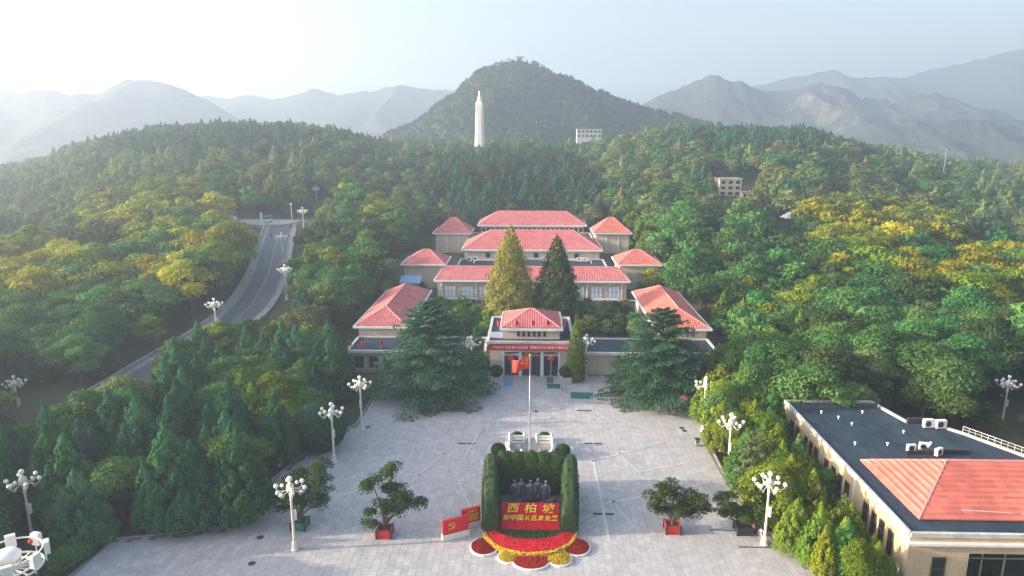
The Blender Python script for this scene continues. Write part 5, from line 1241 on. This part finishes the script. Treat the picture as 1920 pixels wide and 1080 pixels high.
# ------------------------------------------------------------------ buildings beyond the wood
def house(px0, px1, pyt, pyb, y, depth, rows, cols, label, wall, roofm, gable=0.0, name='house', group='houses beyond the wood', zsink=4):
    y = meet((px0+px1)/2, pyb) if y is None else y
    x0, zt = Q(px0, pyt, y); x1, _ = Q(px1, pyt, y); _, zb = Q(px0, pyb, y); xm = (x0+x1)/2
    t = thing(name, label, 'building', (xm, y, zb), 0, group)
    MB().box(x0, x1, y, y+depth, zb-zsink, zt).build('wall', wall, t)
    if gable: 
        ym = y+depth/2; MB().add([(x0-.4,y-.5,zt),(x1+.4,y-.5,zt),(x1+.4,y+depth+.5,zt),(x0-.4,y+depth+.5,zt),(x0-.4,ym,zt+gable),(x1+.4,ym,zt+gable)], [(0,1,5,4),(1,2,5),(2,3,4,5),(3,0,4),(3,2,1,0)]).build('roof', roofm, t)
    else: MB().box(x0-.3, x1+.3, y-.3, y+depth+.3, zt+.002, zt+.45).build('roof', roofm, t)
    W = (x1-x0)/cols; Hh = (zt-zb)/rows
    for r in range(rows):
        for c in range(cols):
            a = x0+W*(c+.22); b = zb+Hh*(r+.28); w = MB().box(a, a+W*.56, y-.08, y-.003, b, b+Hh*.5).build('window', M_darkglass, t)
            MB().box(a-.08, a+W*.56+.08, y-.16, y-.003, b-.16, b-.004).build('sill', wall, w)
    return t
house(1350, 1391, 337, 368, None, 8, 3, 3, 'beige three storey house among the trees on the right slope', M_tan, M_grey)
house(1392, 1412, 362, 372, None, 6, 1, 2, 'low beige annex beside the three storey house', M_white_w, M_grey)
M_dull = plain('dull_render', (0.46,0.46,0.45), .8, .15, .3)
house(1082, 1128, 243, 259, 560, 11, 2, 6, 'white two storey building at the foot of the hill', M_dull, M_dull, zsink=25)
M_bluetile = plain('blue_grey_roof', (0.10,0.14,0.19), .6, .15, .5)
house(1842, 1886, 308, 322, None, 9, 1, 5, 'pale house with blue grey roof at the right edge of the wood', M_white_w, M_bluetile, 2.6)
house(1612, 1652, 282, 292, None, 9, 1, 4, 'low house with grey roof on the right ridge', M_white_w, M_bluetile, 2.0)
house(1720, 1770, 311, 319, None, 6, 1, 5, 'long low beige shed on the right ridge', M_tan, M_grey)
house(690, 716, 253, 262, 570, 8, 1, 3, 'small pale house in the gap left of the monument', M_white_w, M_grey)
for i, (px, py) in enumerate(((32, 318), (60, 312))): house(px-12, px+14, py-6, py+2, 620, 9, 1, 3, f"{['nearer','farther'][i]} pale house in the valley at the left edge", M_white_w, M_grey)
for i, (px, pyt, pyb, y) in enumerate(((1462, 285, 322, 400), (1775, 278, 325, 380), (1690, 280, 305, 420))):
    x, zt = Q(px, pyt, y); zb = gz(x, y); t = thing('utility_pole', f"{['left','right','middle'][i]} one of three pale utility poles on the right ridge", 'pole', (x, y, zb), 0, 'utility poles on the right ridge'); MB().tube([(x,y,zb-.5),(x,y,zt)], [.2,.12], 6).build('pole', M_grey, t); MB().box(x-1.1, x+1.1, y-.08, y+.08, zt-1.1, zt-.9).build('crossarm', M_grey, t)
# lookout frames on the hill top
for i, (px, py, w) in enumerate(((953, 112, 6), (975, 108, 10))):
    x, zt = Q(px, py, 770); zb = Q(px, 126, 770)[1]; t = thing('lattice_tower', f"{['left','right'][i]} lattice tower on the summit of the wooded hill", 'tower', (x, 770, zb), 0, 'towers on the summit')
    for a in (-w/4, w/4):
        for b in (-w/4, w/4): MB().tube([(x+a,770+b,zb-4),(x+a*.7,770+b*.7,zt)], .35, 5).build('leg', M_grey, t)
    for k in range(3): zz = zb+(zt-zb)*(.35+.3*k); MB().box(x-w/4, x+w/4, 770-w/4, 770+w/4, zz, zz+.4).build('brace', M_grey, t)
    MB().box(x-w*.42, x+w*.42, 770-w*.3, 770+w*.3, zt, zt+1.2).build('platform', M_grey, t)
# ------------------------------------------------------------------ single trees that stand out
random.seed(8)
def special(name, label, crown, trunk, leaf, x, y, z=None, rz=0.0, cat='tree'):
    z = gz(x, y) if z is None else z; t = thing(name, label, cat, (x, y, z), rz, None, local=True); V, F, v = crown[:3]
    obj('crown', mesh_np('crown', V, F, [leaf], False, v), t); trunk.build('trunk', M_bark, t, off=(0,0,0)); return t
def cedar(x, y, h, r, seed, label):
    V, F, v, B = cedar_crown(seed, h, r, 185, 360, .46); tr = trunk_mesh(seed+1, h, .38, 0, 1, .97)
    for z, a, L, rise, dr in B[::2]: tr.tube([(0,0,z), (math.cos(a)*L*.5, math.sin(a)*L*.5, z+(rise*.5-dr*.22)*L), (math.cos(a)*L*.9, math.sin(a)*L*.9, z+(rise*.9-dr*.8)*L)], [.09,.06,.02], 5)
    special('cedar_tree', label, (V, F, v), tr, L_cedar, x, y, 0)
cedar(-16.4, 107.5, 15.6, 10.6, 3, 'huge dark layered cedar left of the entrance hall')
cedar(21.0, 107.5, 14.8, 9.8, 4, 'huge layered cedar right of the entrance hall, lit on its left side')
x1, zt = Q(957, 420, 144); special('cypress_tree', 'tall golden cone shaped cypress, left of the pair behind the entrance hall', cone_crown(21, zt-.6, 5.5, 15000, .5), trunk_mesh(22, 20, .3, 0), L_spire, x1, 144, .6)
x1, zt = Q(1045, 441, 144); special('cypress_tree', 'tall green cone shaped cypress, right of the pair behind the entrance hall', cone_crown(23, zt-.6, 5.2, 15000, .5), trunk_mesh(24, 18, .3, 0), L_green2, x1, 144, .6) if 'L_green2' in globals() else None
L_green2 = leaf_mat('dark_green_leaf', (0.030,0.062,0.018), (0.080,0.120,0.032), 0.2, 0.01)
special('cypress_tree', 'tall green cone shaped cypress, right of the pair behind the entrance hall', cone_crown(23, zt-.6, 5.2, 15000, .5), trunk_mesh(24, 18, .3, 0), L_green2, x1, 144, .6)
x1, zt = Q(1082, 588, 114.4); special('cypress_tree', 'slim cypress with yellow tip right beside the entrance hall', cone_crown(25, zt, 1.7, 5200, .3), trunk_mesh(26, 7, .12, 0), L_cypy, x1, 114.4, 0)
x1, zt = Q(893, 600, 114.4); special('cypress_tree', 'slim dark cypress left beside the entrance hall', cone_crown(27, zt-.4, 1.7, 4600, .3), trunk_mesh(28, 7, .12, 0), L_cyp, x1, 114.6, 0)
for i, (px, py, w, h, lf, lb) in enumerate((
   (455, 985, .95, 11.5, L_cyp, 'tall pale tipped cypress at the corner of the left wood'), (430, 920, 1, 10, L_cyp, 'cypress with brownish tips behind the corner of the left wood'),
   (435, 990, 1, 7.6, L_cyp, 'front cypress with whitewashed trunk nearest the plaza corner'), (385, 996, 1, 7.4, L_cyp, 'front cypress with whitewashed trunk, second from the plaza corner'),
   (336, 1000, 1.05, 7.8, L_cyp, 'front cypress with whitewashed trunk, third from the plaza corner'), (285, 1000, 1, 7.6, L_cyp, 'front cypress with whitewashed trunk, fourth from the plaza corner'))):
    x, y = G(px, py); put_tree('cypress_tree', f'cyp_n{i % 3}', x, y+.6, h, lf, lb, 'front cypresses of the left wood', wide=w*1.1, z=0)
RIGHT = [((1320,790),7.6,'cyp_n0',L_cypy),((1345,815),8.4,'broad_n0',L_lime),((1350,845),7.2,'cyp_n1',L_cypy),((1392,800),9.6,'cyp_n2',L_lime),((1405,935),8.6,'pine_n0',L_olive),
 ((1440,850),9.5,'cyp_n0',L_green),((1450,905),8.0,'cyp_n1',L_cypy),((1490,915),7.2,'cyp_n2',L_green),((1480,985),7.4,'broad_n1',L_lime),((1515,1000),7.6,'cyp_n0',L_cypy),
 ((1530,1060),6.4,'cyp_n1',L_cypy),((1580,1075),6.0,'cyp_n2',L_green),((1575,1020),5.8,'cyp_n0',L_cypy),((1640,1095),4.6,'cyp_n1',L_cypy),((1690,1115),4.2,'cyp_n2',L_cypy),((1742,1085),3.4,'cyp_n0',L_cyp),
 ((1365,760),9.0,'broad_n2',L_green),((1425,760),8.5,'broad_n1',L_lime),((1330,748),7.0,'cyp_n0',L_lime),((1470,835),6.2,'cyp_n1',L_green),((1545,945),4.6,'broad_n0',L_green),((1600,1120),6.0,'broad_n2',L_lime)]
RLAB = ['farthest juniper of the row at the right plaza edge','bright round tree near the far right lamp','juniper below the second right lamp','tall bright cypress between the right lamps','wide olive pine at the right plaza edge',
 'tall green cypress behind the olive pine','juniper behind the olive pine nearer the ochre building','dark green cypress against the ochre side wall','bright bushy tree beside the lamp with yellow base','sunlit juniper right of the lamp with yellow base',
 'sunlit juniper at the lower right plaza corner','green cypress below the ochre side wall','juniper close to the ochre side wall','small juniper at the bottom edge before the ochre wall','small juniper near the building corner at bottom right','small dark cypress before the front wall of the ochre building',
 'green round tree behind the far right lamp','bright round tree right of the far right lamp','bright cypress beside the pink parasol','green cypress at the far end of the ochre side wall','low round tree against the ochre side wall','bright low tree at the bottom edge right of the plaza']
for (p, h, k, lf), lb in zip(RIGHT, RLAB):
    x, y = G(*p); put_tree('juniper_tree' if 'cyp' in k else 'pine_tree' if 'pine' in k else 'round_tree', k, x, min(x, 33.2) and y, h, lf, lb, 'trees between the plaza and the ochre building', wide=1.12 if 'cyp' in k else .72, z=-.05) if x < 34.2 else put_tree('juniper_tree', k, 33.3, y, h, lf, lb, 'trees between the plaza and the ochre building', z=-.05)
RB = random.Random(77); kk = 0
EXTRA = []
yy = 61.0
while yy < 104:
    for xx in (26.2, 29.2, 32.0):
        EXTRA.append((xx+RB.uniform(-.7, .7)+max(0, (66-yy)*.35), yy+RB.uniform(-1, 1)))
    yy += 3.1
x, y = G(1487, 720, 1); put_tree('bare_tree', 'bare_n0', x, y, 5.6, L_pale, 'small pale dry tree among green trees behind the ochre building', z=gz(x, y))
for i in range(9):
    u = i/8; px, py = 115+105*u+random.uniform(-8, 8), 1078-72*u+random.uniform(-4, 4); x, y = G(px, py)
    ball_shrub(x-1.0, y+.4, -.1, random.uniform(1.0, 1.4), f"rounded light green shrub bordering the lower left paving, {['lowest','second','third','fourth','fifth','sixth','seventh','eighth','topmost'][i]} of the row", 'shrubs bordering the lower left paving', L_green, 1500, .8, 100+i, ls=.26)

# ------------------------------------------------------------------ the wood
CLEAR = [([(415,590),(440,562),(475,512),(503,455),(512,428),(438,420),(438,402),(550,402),(546,440),(533,480),(526,520),(526,590),(440,600),(420,600)], 236), ([(262,694),(294,688),(292,714),(268,718)], 106),
 ([(812,462),(812,437),(850,405),(890,418),(903,396),(1093,396),(1110,416),(1137,404),(1180,433),(1180,462)], 246), ([(752,510),(752,497),(800,466),(848,470),(866,440),(1125,440),(1145,473),(1180,463),(1204,490),(1204,508)], 215), ([(818,575),(815,527),(836,503),(1160,502),(1178,525),(1176,575)], 176), ([(662,675),(660,613),(735,543),(805,545),(805,580),(765,613),(760,675)], 158), ([(1328,675),(1325,609),(1262,541),(1186,543),(1186,580),(1222,609),(1230,675)], 158), ([(912,700),(912,640),(925,576),(1062,576),(1068,640),(1068,700)], 134), ([(1298,694),(1334,694),(1326,722),(1308,722)], 101), ([(1345,772),(1388,772),(1376,806),(1356,806)], 81), ([(1418,880),(1466,880),(1446,960),(1440,1015),(1428,1015)], 66),
 ([(1462,745),(1640,745),(1770,785),(1890,862),(1925,872),(1925,1085),(1690,1085),(1690,1000)], 93), ([(883,160),(916,160),(916,270),(883,270)], 471),
 ([(1346,332),(1414,332),(1414,368),(1346,368)], 330), ([(1080,236),(1130,236),(1130,254),(1080,254)], 560), ([(1838,298),(1890,298),(1890,318),(1838,318)], 480), ([(1610,274),(1655,274),(1655,288),(1610,288)], 480),
 ([(-15,690),(30,690),(70,690),(70,725),(70,760),(25,775),(-15,760)], 109), ([(1850,690),(1895,690),(1935,690),(1935,760),(1895,775),(1850,760)], 109), ([(-5,890),(40,890),(85,890),(85,950),(82,1020),(40,1020)], 66), ([(95,1085),(120,1035),(180,1000),(228,985),(238,1012),(190,1085)], 64), ([(0,985),(85,985),(85,1080),(0,1080)], 60),
 ([(385,588),(425,588),(415,630),(395,630)], 117), ([(517,498),(552,498),(545,555),(525,555)], 165), ([(510,445),(545,445),(540,485),(520,485)], 200), ([(555,395),(580,395),(575,430),(560,430)], 240), ([(584,350),(602,350),(600,380),(586,380)], 280),
 ([(1465,406),(1492,406),(1492,430),(1465,430)], 235), ([(745,505),(795,505),(795,530),(745,530)], 178)]
def blocked(x, y, z, h, r):
    pts = [prj(x+dx, y, z+dz)[:2] for dx, dz in ((0, h), (-r, h*.5), (r, h*.5), (-r*.3, h*.95), (r*.3, h*.95), (-r*.4, h*.7), (r*.4, h*.7), (0, h*.4), (0, h*.6), (-r*.8, h*.55), (r*.8, h*.55), (0, h*.2), (-r*.5, h*.85), (r*.5, h*.85), (-r*.6, h*.25), (r*.6, h*.25))]
    for P, ymax in CLEAR:
        if y < ymax and any(inpoly(a, b, P) for a, b in pts): return True
    return False
BLOB = [(345,470,140,85,'yellow'),(80,525,150,60,'yellow'),(335,395,62,42,'olivey'),(210,420,72,38,'olivey'),(150,478,48,26,'lime'),(600,505,60,45,'limeg'),(640,400,110,40,'limeg'),
 (1600,420,75,48,'olivey'),(1710,430,95,45,'olivey'),(1630,485,110,60,'yellow'),(1830,530,160,50,'yellow'),(1775,478,60,26,'lime'),(1240,495,28,28,'yellow'),(1430,620,130,110,'limeg'),(1360,570,70,70,'lime'),
 (1200,425,85,35,'limeg'),(1695,740,30,34,'lime'),(40,450,60,30,'dark'),(1870,450,60,30,'dark'),(450,440,60,35,'dark'),(490,730,110,40,'limeg'),(960,345,190,70,'dark'),(370,262,280,26,'dark'),(1450,262,200,24,'dark')]
def species(px, py, x, y, rs):
    for bx_, by_, rx, ry, k in BLOB:
        if ((px-bx_)/rx)**2+((py-by_)/ry)**2 < rs.uniform(.55, 1.25):
            if k == 'yellow': return 'broad', rs.choice([L_yellow, L_yellow, L_gold, L_lime, L_lime, L_green]), rs.uniform(9, 14)
            if k == 'olivey': return 'broad', rs.choice([L_olive, L_yellow, L_lime]), rs.uniform(9, 12)
            if k == 'lime': return 'broad', rs.choice([L_lime, L_lime, L_cypy]), rs.uniform(6.5, 9)
            if k == 'limeg': return ('broad', rs.choice([L_lime, L_green, L_green]), rs.uniform(7, 11)) if rs.random() < .8 else ('cyp', L_cypy, rs.uniform(7, 10))
            if k == 'dark': return ('cyp', L_cyp, rs.uniform(7, 11)) if rs.random() < .7 else ('broad', L_green2, rs.uniform(7, 10))
    if y < 116 and x < 0:
        if px < 250 and py < 800: return ('broad', rs.choice([L_green, L_green, L_olive]), rs.uniform(8, 11)) if rs.random() < .75 else ('cyp', L_cyp, rs.uniform(7, 10))
        return ('cyp', L_cyp, rs.uniform(8, 12.5)) if rs.random() < .9 else ('broad', L_green, rs.uniform(7, 9))
    if y > 300 and rs.random() < .12: return 'cyp', L_cyp, rs.uniform(6, 10)
    r = rs.random()
    if y > 225: return ('broad', L_olive, rs.uniform(6, 11)) if r < .40 else ('broad', L_green, rs.uniform(6, 10)) if r < .66 else ('cyp', L_cyp, rs.uniform(6, 10)) if r < .82 else ('cyp', L_olive, rs.uniform(8, 13)) if r < .93 else ('broad', L_lime, rs.uniform(5, 8))
    return ('broad', L_green, rs.uniform(8, 12.5)) if r < .44 else ('broad', L_green2, rs.uniform(8.5, 12.5)) if r < .66 else ('cyp', L_cyp, rs.uniform(7, 10.5)) if r < .84 else ('broad', L_olive, rs.uniform(7, 10)) if r < .95 else ('broad', L_lime, rs.uniform(6, 8))
rs = random.Random(21); TREES = []
for X, Yy in EXTRA:
    if X > 34: continue
    h = RB.uniform(5.5, 8.2) if X < 31 else RB.uniform(4.0, 5.8) if Yy < 84 else RB.uniform(5, 8)
    for _ in range(3):
        if blocked(X, Yy, 0, h, h*.3): h *= .75
    if blocked(X, Yy, 0, h, h*.3): continue
    px, py, dd = prj(X, Yy, 4); TREES.append((X, Yy, 0.0, RB.choice(['cyp', 'cyp', 'broad']), RB.choice([L_lime, L_cypy, L_green, L_lime]), h, px, py, dd))
def scatter(y0, y1, sp):
    y = y0; row = 0
    while y < y1:
        xm = max(y*.90+14, 85 if y < 60 else 0); x = -xm+(sp/2 if row % 2 else 0)
        while x < xm:
            X, Yy = x+rs.uniform(-.34, .34)*sp, y+rs.uniform(-.34, .34)*sp; x += sp
            if inpoly(X, Yy, PLAZA) or (abs(X) < 31 and Yy < 118): continue
            if Yy < 52 and (X > -48 or X < -95): continue
            if 130 < Yy < 154 and abs(X) < 24: continue
            if X > 24 and Yy < 93: continue                                   # planted singly
            if X > 44 and Yy < 100 and X < 62 and Yy < 94: continue
            if any(a < abs(X) < b and c < Yy < e for a, b, c, e in ((0,36.5,114,131),(21.5,36.5,130,160),(0,27,152.5,177),(0,36,174,190),(0,22.5,188,217),(0,33.5,215.5,233),(0,20.5,230,250))): continue
            if X < 0 and 60 < Yy < 260 and np.hypot(RLa[:, 0]-X, RLa[:, 1]-Yy).min() < 7.6: continue
            if X < -10 and abs(X-RL[-1].x+8) < 22 and abs(Yy-RL[-1].y) < 11: continue
            z = gz(X, Yy); px, py, d = prj(X, Yy, z+6)
            sh, leaf, h = species(px, py, X, Yy, rs)
            if 134 < Yy < 152 and abs(X) < 22: sh, leaf, h = 'broad', L_green2, rs.uniform(5, 6.5)
            if 52 < Yy < 66 and X < -40: h = min(h, 8.5)
            r = h*(.5 if sh == 'broad' else .28)
            if blocked(X, Yy, z, h, r):
                h *= .6; r *= .7
                if blocked(X, Yy, z, h, r):
                    h *= .55; r *= .6
                    if h < 1.6 or blocked(X, Yy, z, h, r): continue
            TREES.append((X, Yy, z, sh, leaf, h, px, py, d))
        y += sp*.9; row += 1
scatter(28, 52, 5.0); scatter(52, 112, 4.3); scatter(112, 170, 6.4); scatter(170, 260, 7.0); scatter(260, 400, 7.2); scatter(400, 560, 7.6)
for i in range(2, 34):                                                        # belt on the valley side of the road
    p = RL[i]; d = RL[i+1]-RL[i]; s = Vector((d.y, -d.x, 0)).normalized(); X, Yy = p.x+s.x*rs.uniform(6.2, 7.6), p.y+s.y*rs.uniform(6.2, 7.6)
    z = gz(X, Yy); px, py, dd = prj(X, Yy, z+5); h = rs.uniform(4.5, 6.5)
    if blocked(X, Yy, z, h, h*.4): h *= .6
    if blocked(X, Yy, z, h, h*.4): h *= .6
    if not blocked(X, Yy, z, h, h*.4): TREES.append((X, Yy, z, 'broad', rs.choice([L_green, L_green2, L_lime]), h, px, py, dd))
for s_ in (-1, 1):
    for X in (9.5, 12.5, 15.5, 18.5, 21.0):
        for Yy in (136, 140.5, 145, 149.5):
            if X < 11 and Yy > 138: continue
            X2, Y2 = s_*(X+rs.uniform(-.8, .8)), Yy+rs.uniform(-1, 1); z = gz(X2, Y2); px, py, d = prj(X2, Y2, z+3); TREES.append((X2, Y2, z, 'broad', rs.choice([L_green, L_green2, L_olive]), rs.uniform(3.8, 5.2), px, py, d))
inframe = [t for t in TREES if -25 < t[6] < 1945 and t[7] < 1120]
inframe.sort(key=lambda t: -t[5]/t[8]); IND = inframe[:300]; ids = set(map(id, IND))
LEAFW = {'cypress_leaf':'dark', 'juniper_leaf':'sunlit olive green', 'green_leaf':'green', 'olive_leaf':'dull olive', 'lime_leaf':'bright lime green', 'yellow_leaf':'yellow', 'golden_leaf':'golden', 'dark_green_leaf':'deep green'}
def zone(x, y, px, py):
    if 24 < x < 35 and y < 106: return 'between the plaza and the ochre building'
    if abs(x) < 22 and 130 < y < 155: return 'in the courtyard behind the entrance hall'
    if x < 0:
        if y < 112: return 'in the dense wood left of the plaza' if px > 240 else 'in the wood at the lower left edge of the picture'
        d = RLa[np.hypot(RLa[:, 0]-x, RLa[:, 1]-y).argmin()]
        if y < 240: return 'on the slope left of the road' if x < d[0] else 'between the road and the museum'
        return 'on the left hillside above the road'
    if y < 112: return 'beyond the ochre building at right'
    if y < 240: return 'on the slope right of the museum' if px < 1480 else 'in the wood at the right edge of the picture'
    return 'on the hillside behind the museum'
MARK = [('the lower left lamp', 40, 920), ('the tall left plaza lamp', 545, 905), ('the dome tree lamp', 620, 793), ('the left cedar lamp', 673, 712), ('the left edge lamp', 25, 722), ('the road bend lamp', 405, 605),
 ('the upper road lamp', 533, 512), ('the road head', 520, 410), ('the left wing roof', 735, 575), ('the left pavilion', 800, 480), ('the monument', 900, 250), ('the right pavilion', 1180, 480), ('the right wing roof', 1255, 575),
 ('the far right lamp', 1314, 712), ('the second right lamp', 1365, 790), ('the yellow based lamp', 1440, 950), ('the felt roof corner', 1480, 755), ('the roof condensers', 1740, 790), ('the right edge lamp', 1893, 722), ('the three storey house', 1370, 350),
 ('the left canopy', 434, 415), ('the right canopy', 1478, 415), ('the exhibition hall', 1000, 545), ('the blue roofed house', 1862, 312), ('the lower left mast', 20, 1050)]
ORD = 'closest|second closest|third closest|fourth closest|fifth closest|sixth closest|seventh closest|eighth closest|ninth closest|tenth closest'.split('|')
def ordw(n): return ORD[n] if n < 10 else f'{n+1}th closest' if (n+1) % 10 not in (1, 2, 3) or n+1 in (11, 12, 13) else f"{n+1}{['st','nd','rd'][(n+1) % 10-1]} closest"
byk = {}
for i, t in enumerate(IND):
    m = min(MARK, key=lambda q: math.hypot(q[1]-t[6], (q[2]-t[7])*1.3)); byk.setdefault((t[3], t[4].name, m[0]), []).append((math.hypot(m[1]-t[6], m[2]-t[7]), i))
LBL = {}
for (sh, lf, m), L in byk.items():
    for n, (_, i) in enumerate(sorted(L)): LBL[i] = f"{LEAFW[lf]} {'conical cypress' if sh == 'cyp' else 'round tree'}, {ordw(n)} of its kind to {m}"
for k, (x, y, z, sh, leaf, h, px, py, d) in enumerate(IND):
    lod = 'n' if y < 130 else 'm'; w = LEAFW[leaf.name]; kind = 'conical cypress' if sh == 'cyp' else 'round crowned tree'
    if sh == 'cyp': pass
    zn = zone(x, y, px, py)
    put_tree('cypress_tree' if sh == 'cyp' else 'broadleaf_tree', f'{sh}_{lod}{k % 5}', x, y, h, leaf, LBL[k], f'{w} {kind} group {zn}', wide=rs.uniform(.9, 1.15) if sh == 'cyp' else rs.uniform(.9, 1.2)*(.8 if 24 < x < 35 and y < 106 else 1), z=z-.1)

# ------------------------------------------------------------------ the rest of the wood as one mass
SRC = bpy.data.collections.new('wood_sources'); SRCI = {}
def source(key, V, F, val, leaf, h, r0):
    t = MB().tube([(0,0,-.6),(0,0,h*.5)], [r0, r0*.5], 5, False)
    nV = len(V); V2 = np.concatenate([V, np.array(t.v)]); F2 = np.concatenate([F, np.array(t.f)+nV])
    me = mesh_np('s', V2, F2, [leaf, M_bark], False, np.concatenate([val, np.zeros(len(t.f))]), np.concatenate([np.zeros(len(F)), np.ones(len(t.f))]))
    SRCI[key] = len(SRCI); o = bpy.data.objects.new(f'source_{len(SRCI):02d}', me); SRC.objects.link(o)
for j, lf in enumerate((L_green, L_green2, L_olive, L_lime, L_yellow, L_gold)):
    V, F, v = broad_crown(200+j, 9.5, 4.6, 22, 1500, .72, .58)[:3]; source(('broad', lf.name), V, F, v, lf, 9.5, .25)
for j, lf in enumerate((L_cyp, L_cypy, L_olive)):
    V, F, v = spire_crown(220+j, 8.5, 2.5, 30, 1100, .66); source(('cyp', lf.name), V, F, v, lf, 8.5, .2)
V, F, v = spire_crown(230, 8.5, 2.9, 20, 420, 1.1); source(('hillcyp', ''), V, F, v, L_cyp, 8.5, .2)
V, F, v = broad_crown(231, 8.5, 4.2, 14, 320, 1.5, .6)[:3]; source(('hillbroad', ''), V, F, v, L_olive, 8.5, .2)
V, F, v = broad_crown(232, 8.5, 4.2, 14, 320, 1.5, .6)[:3]; source(('hillgreen', ''), V, F, v, L_green2, 8.5, .2)
def gn_group():
    g = bpy.data.node_groups.new('plant_points', 'GeometryNodeTree')
    g.interface.new_socket('Geometry', in_out='INPUT', socket_type='NodeSocketGeometry'); g.interface.new_socket('Geometry', in_out='OUTPUT', socket_type='NodeSocketGeometry')
    N = g.nodes.new; gi, go = N('NodeGroupInput'), N('NodeGroupOutput'); ci = N('GeometryNodeCollectionInfo'); ci.inputs[0].default_value = SRC; ci.inputs['Separate Children'].default_value = True; ci.inputs['Reset Children'].default_value = True
    ip = N('GeometryNodeInstanceOnPoints'); ip.inputs['Pick Instance'].default_value = True
    def attr(nm, ty): a = N('GeometryNodeInputNamedAttribute'); a.data_type = ty; a.inputs['Name'].default_value = nm; return a.outputs[0]
    cb = N('ShaderNodeCombineXYZ'); g.links.new(attr('rot', 'FLOAT'), cb.inputs[2])
    g.links.new(gi.outputs[0], ip.inputs['Points']); g.links.new(ci.outputs[0], ip.inputs['Instance']); g.links.new(attr('idx', 'INT'), ip.inputs['Instance Index'])
    g.links.new(cb.outputs[0], ip.inputs['Rotation']); g.links.new(attr('scl', 'FLOAT'), ip.inputs['Scale']); g.links.new(ip.outputs[0], go.inputs[0]); return g
GN = gn_group()
def mass(name, pts, label, cat):
    me = bpy.data.meshes.new(name); me.from_pydata([p[:3] for p in pts], [], [])
    for nm, ty, i in (('idx', 'INT', 3), ('scl', 'FLOAT', 4), ('rot', 'FLOAT', 5)):
        a = me.attributes.new(nm, ty, 'POINT'); a.data.foreach_set('value', [p[i] for p in pts])
    o = obj(name, me, None, 'stuff'); tag(o, label, cat); o.modifiers.new('plants', 'NODES').node_group = GN; return o
pts = []
for t in TREES:
    if id(t) in ids: continue
    x, y, z, sh, leaf, h = t[:6]; key = (sh, leaf.name)
    if key not in SRCI: key = ('cyp', 'cypress_leaf') if sh == 'cyp' else ('broad', 'green_leaf')
    pts.append((x, y, z-.1, SRCI[key], h/(8.5 if sh == 'cyp' else 9.5)*rs.uniform(1.0, 1.2), rs.uniform(0, 6.28)))
for i in range(700):
    y = rs.uniform(560, 700); x = rs.uniform(-1, 1)*(y*.85); px, py, d = prj(x, y, gz(x, y)+5)
    if blocked(x, y, gz(x, y), 6, 3): continue
    pts.append((x, y, gz(x, y)-.1, SRCI[(rs.choice(['hillbroad', 'hillgreen', 'hillcyp']), '')], rs.uniform(.7, 1.1), rs.uniform(0, 6.28)))
mass('wood', pts, 'mixed autumn wood covering the slopes behind the museum', 'wood')
pts = []
ny_, nx_ = HX.shape
while len(pts) < 8500:
    i, j = rs.randrange(2, int(ny_*.56)), rs.randrange(2, nx_-2); a, b = rs.random(), rs.random()
    x = HX[i, j]*(1-a)+HX[i, j+1]*a; y = HY[i, j]*(1-b)+HY[i+1, j]*b
    z = (HZ[i, j]*(1-a)+HZ[i, j+1]*a)*(1-b)+(HZ[i+1, j]*(1-a)+HZ[i+1, j+1]*a)*b
    k = 'hillcyp' if rs.random() < .6 else 'hillgreen' if rs.random() < .85 else 'hillbroad'
    pts.append((x, y, z-.3, SRCI[(k, '')], rs.uniform(.4, .68), rs.uniform(0, 6.28)))
mass('hill_wood', pts, 'conifer wood covering the pointed hill behind the monument', 'wood')
print('TREES', len(TREES), len(IND), 'slabs', len(slabs))
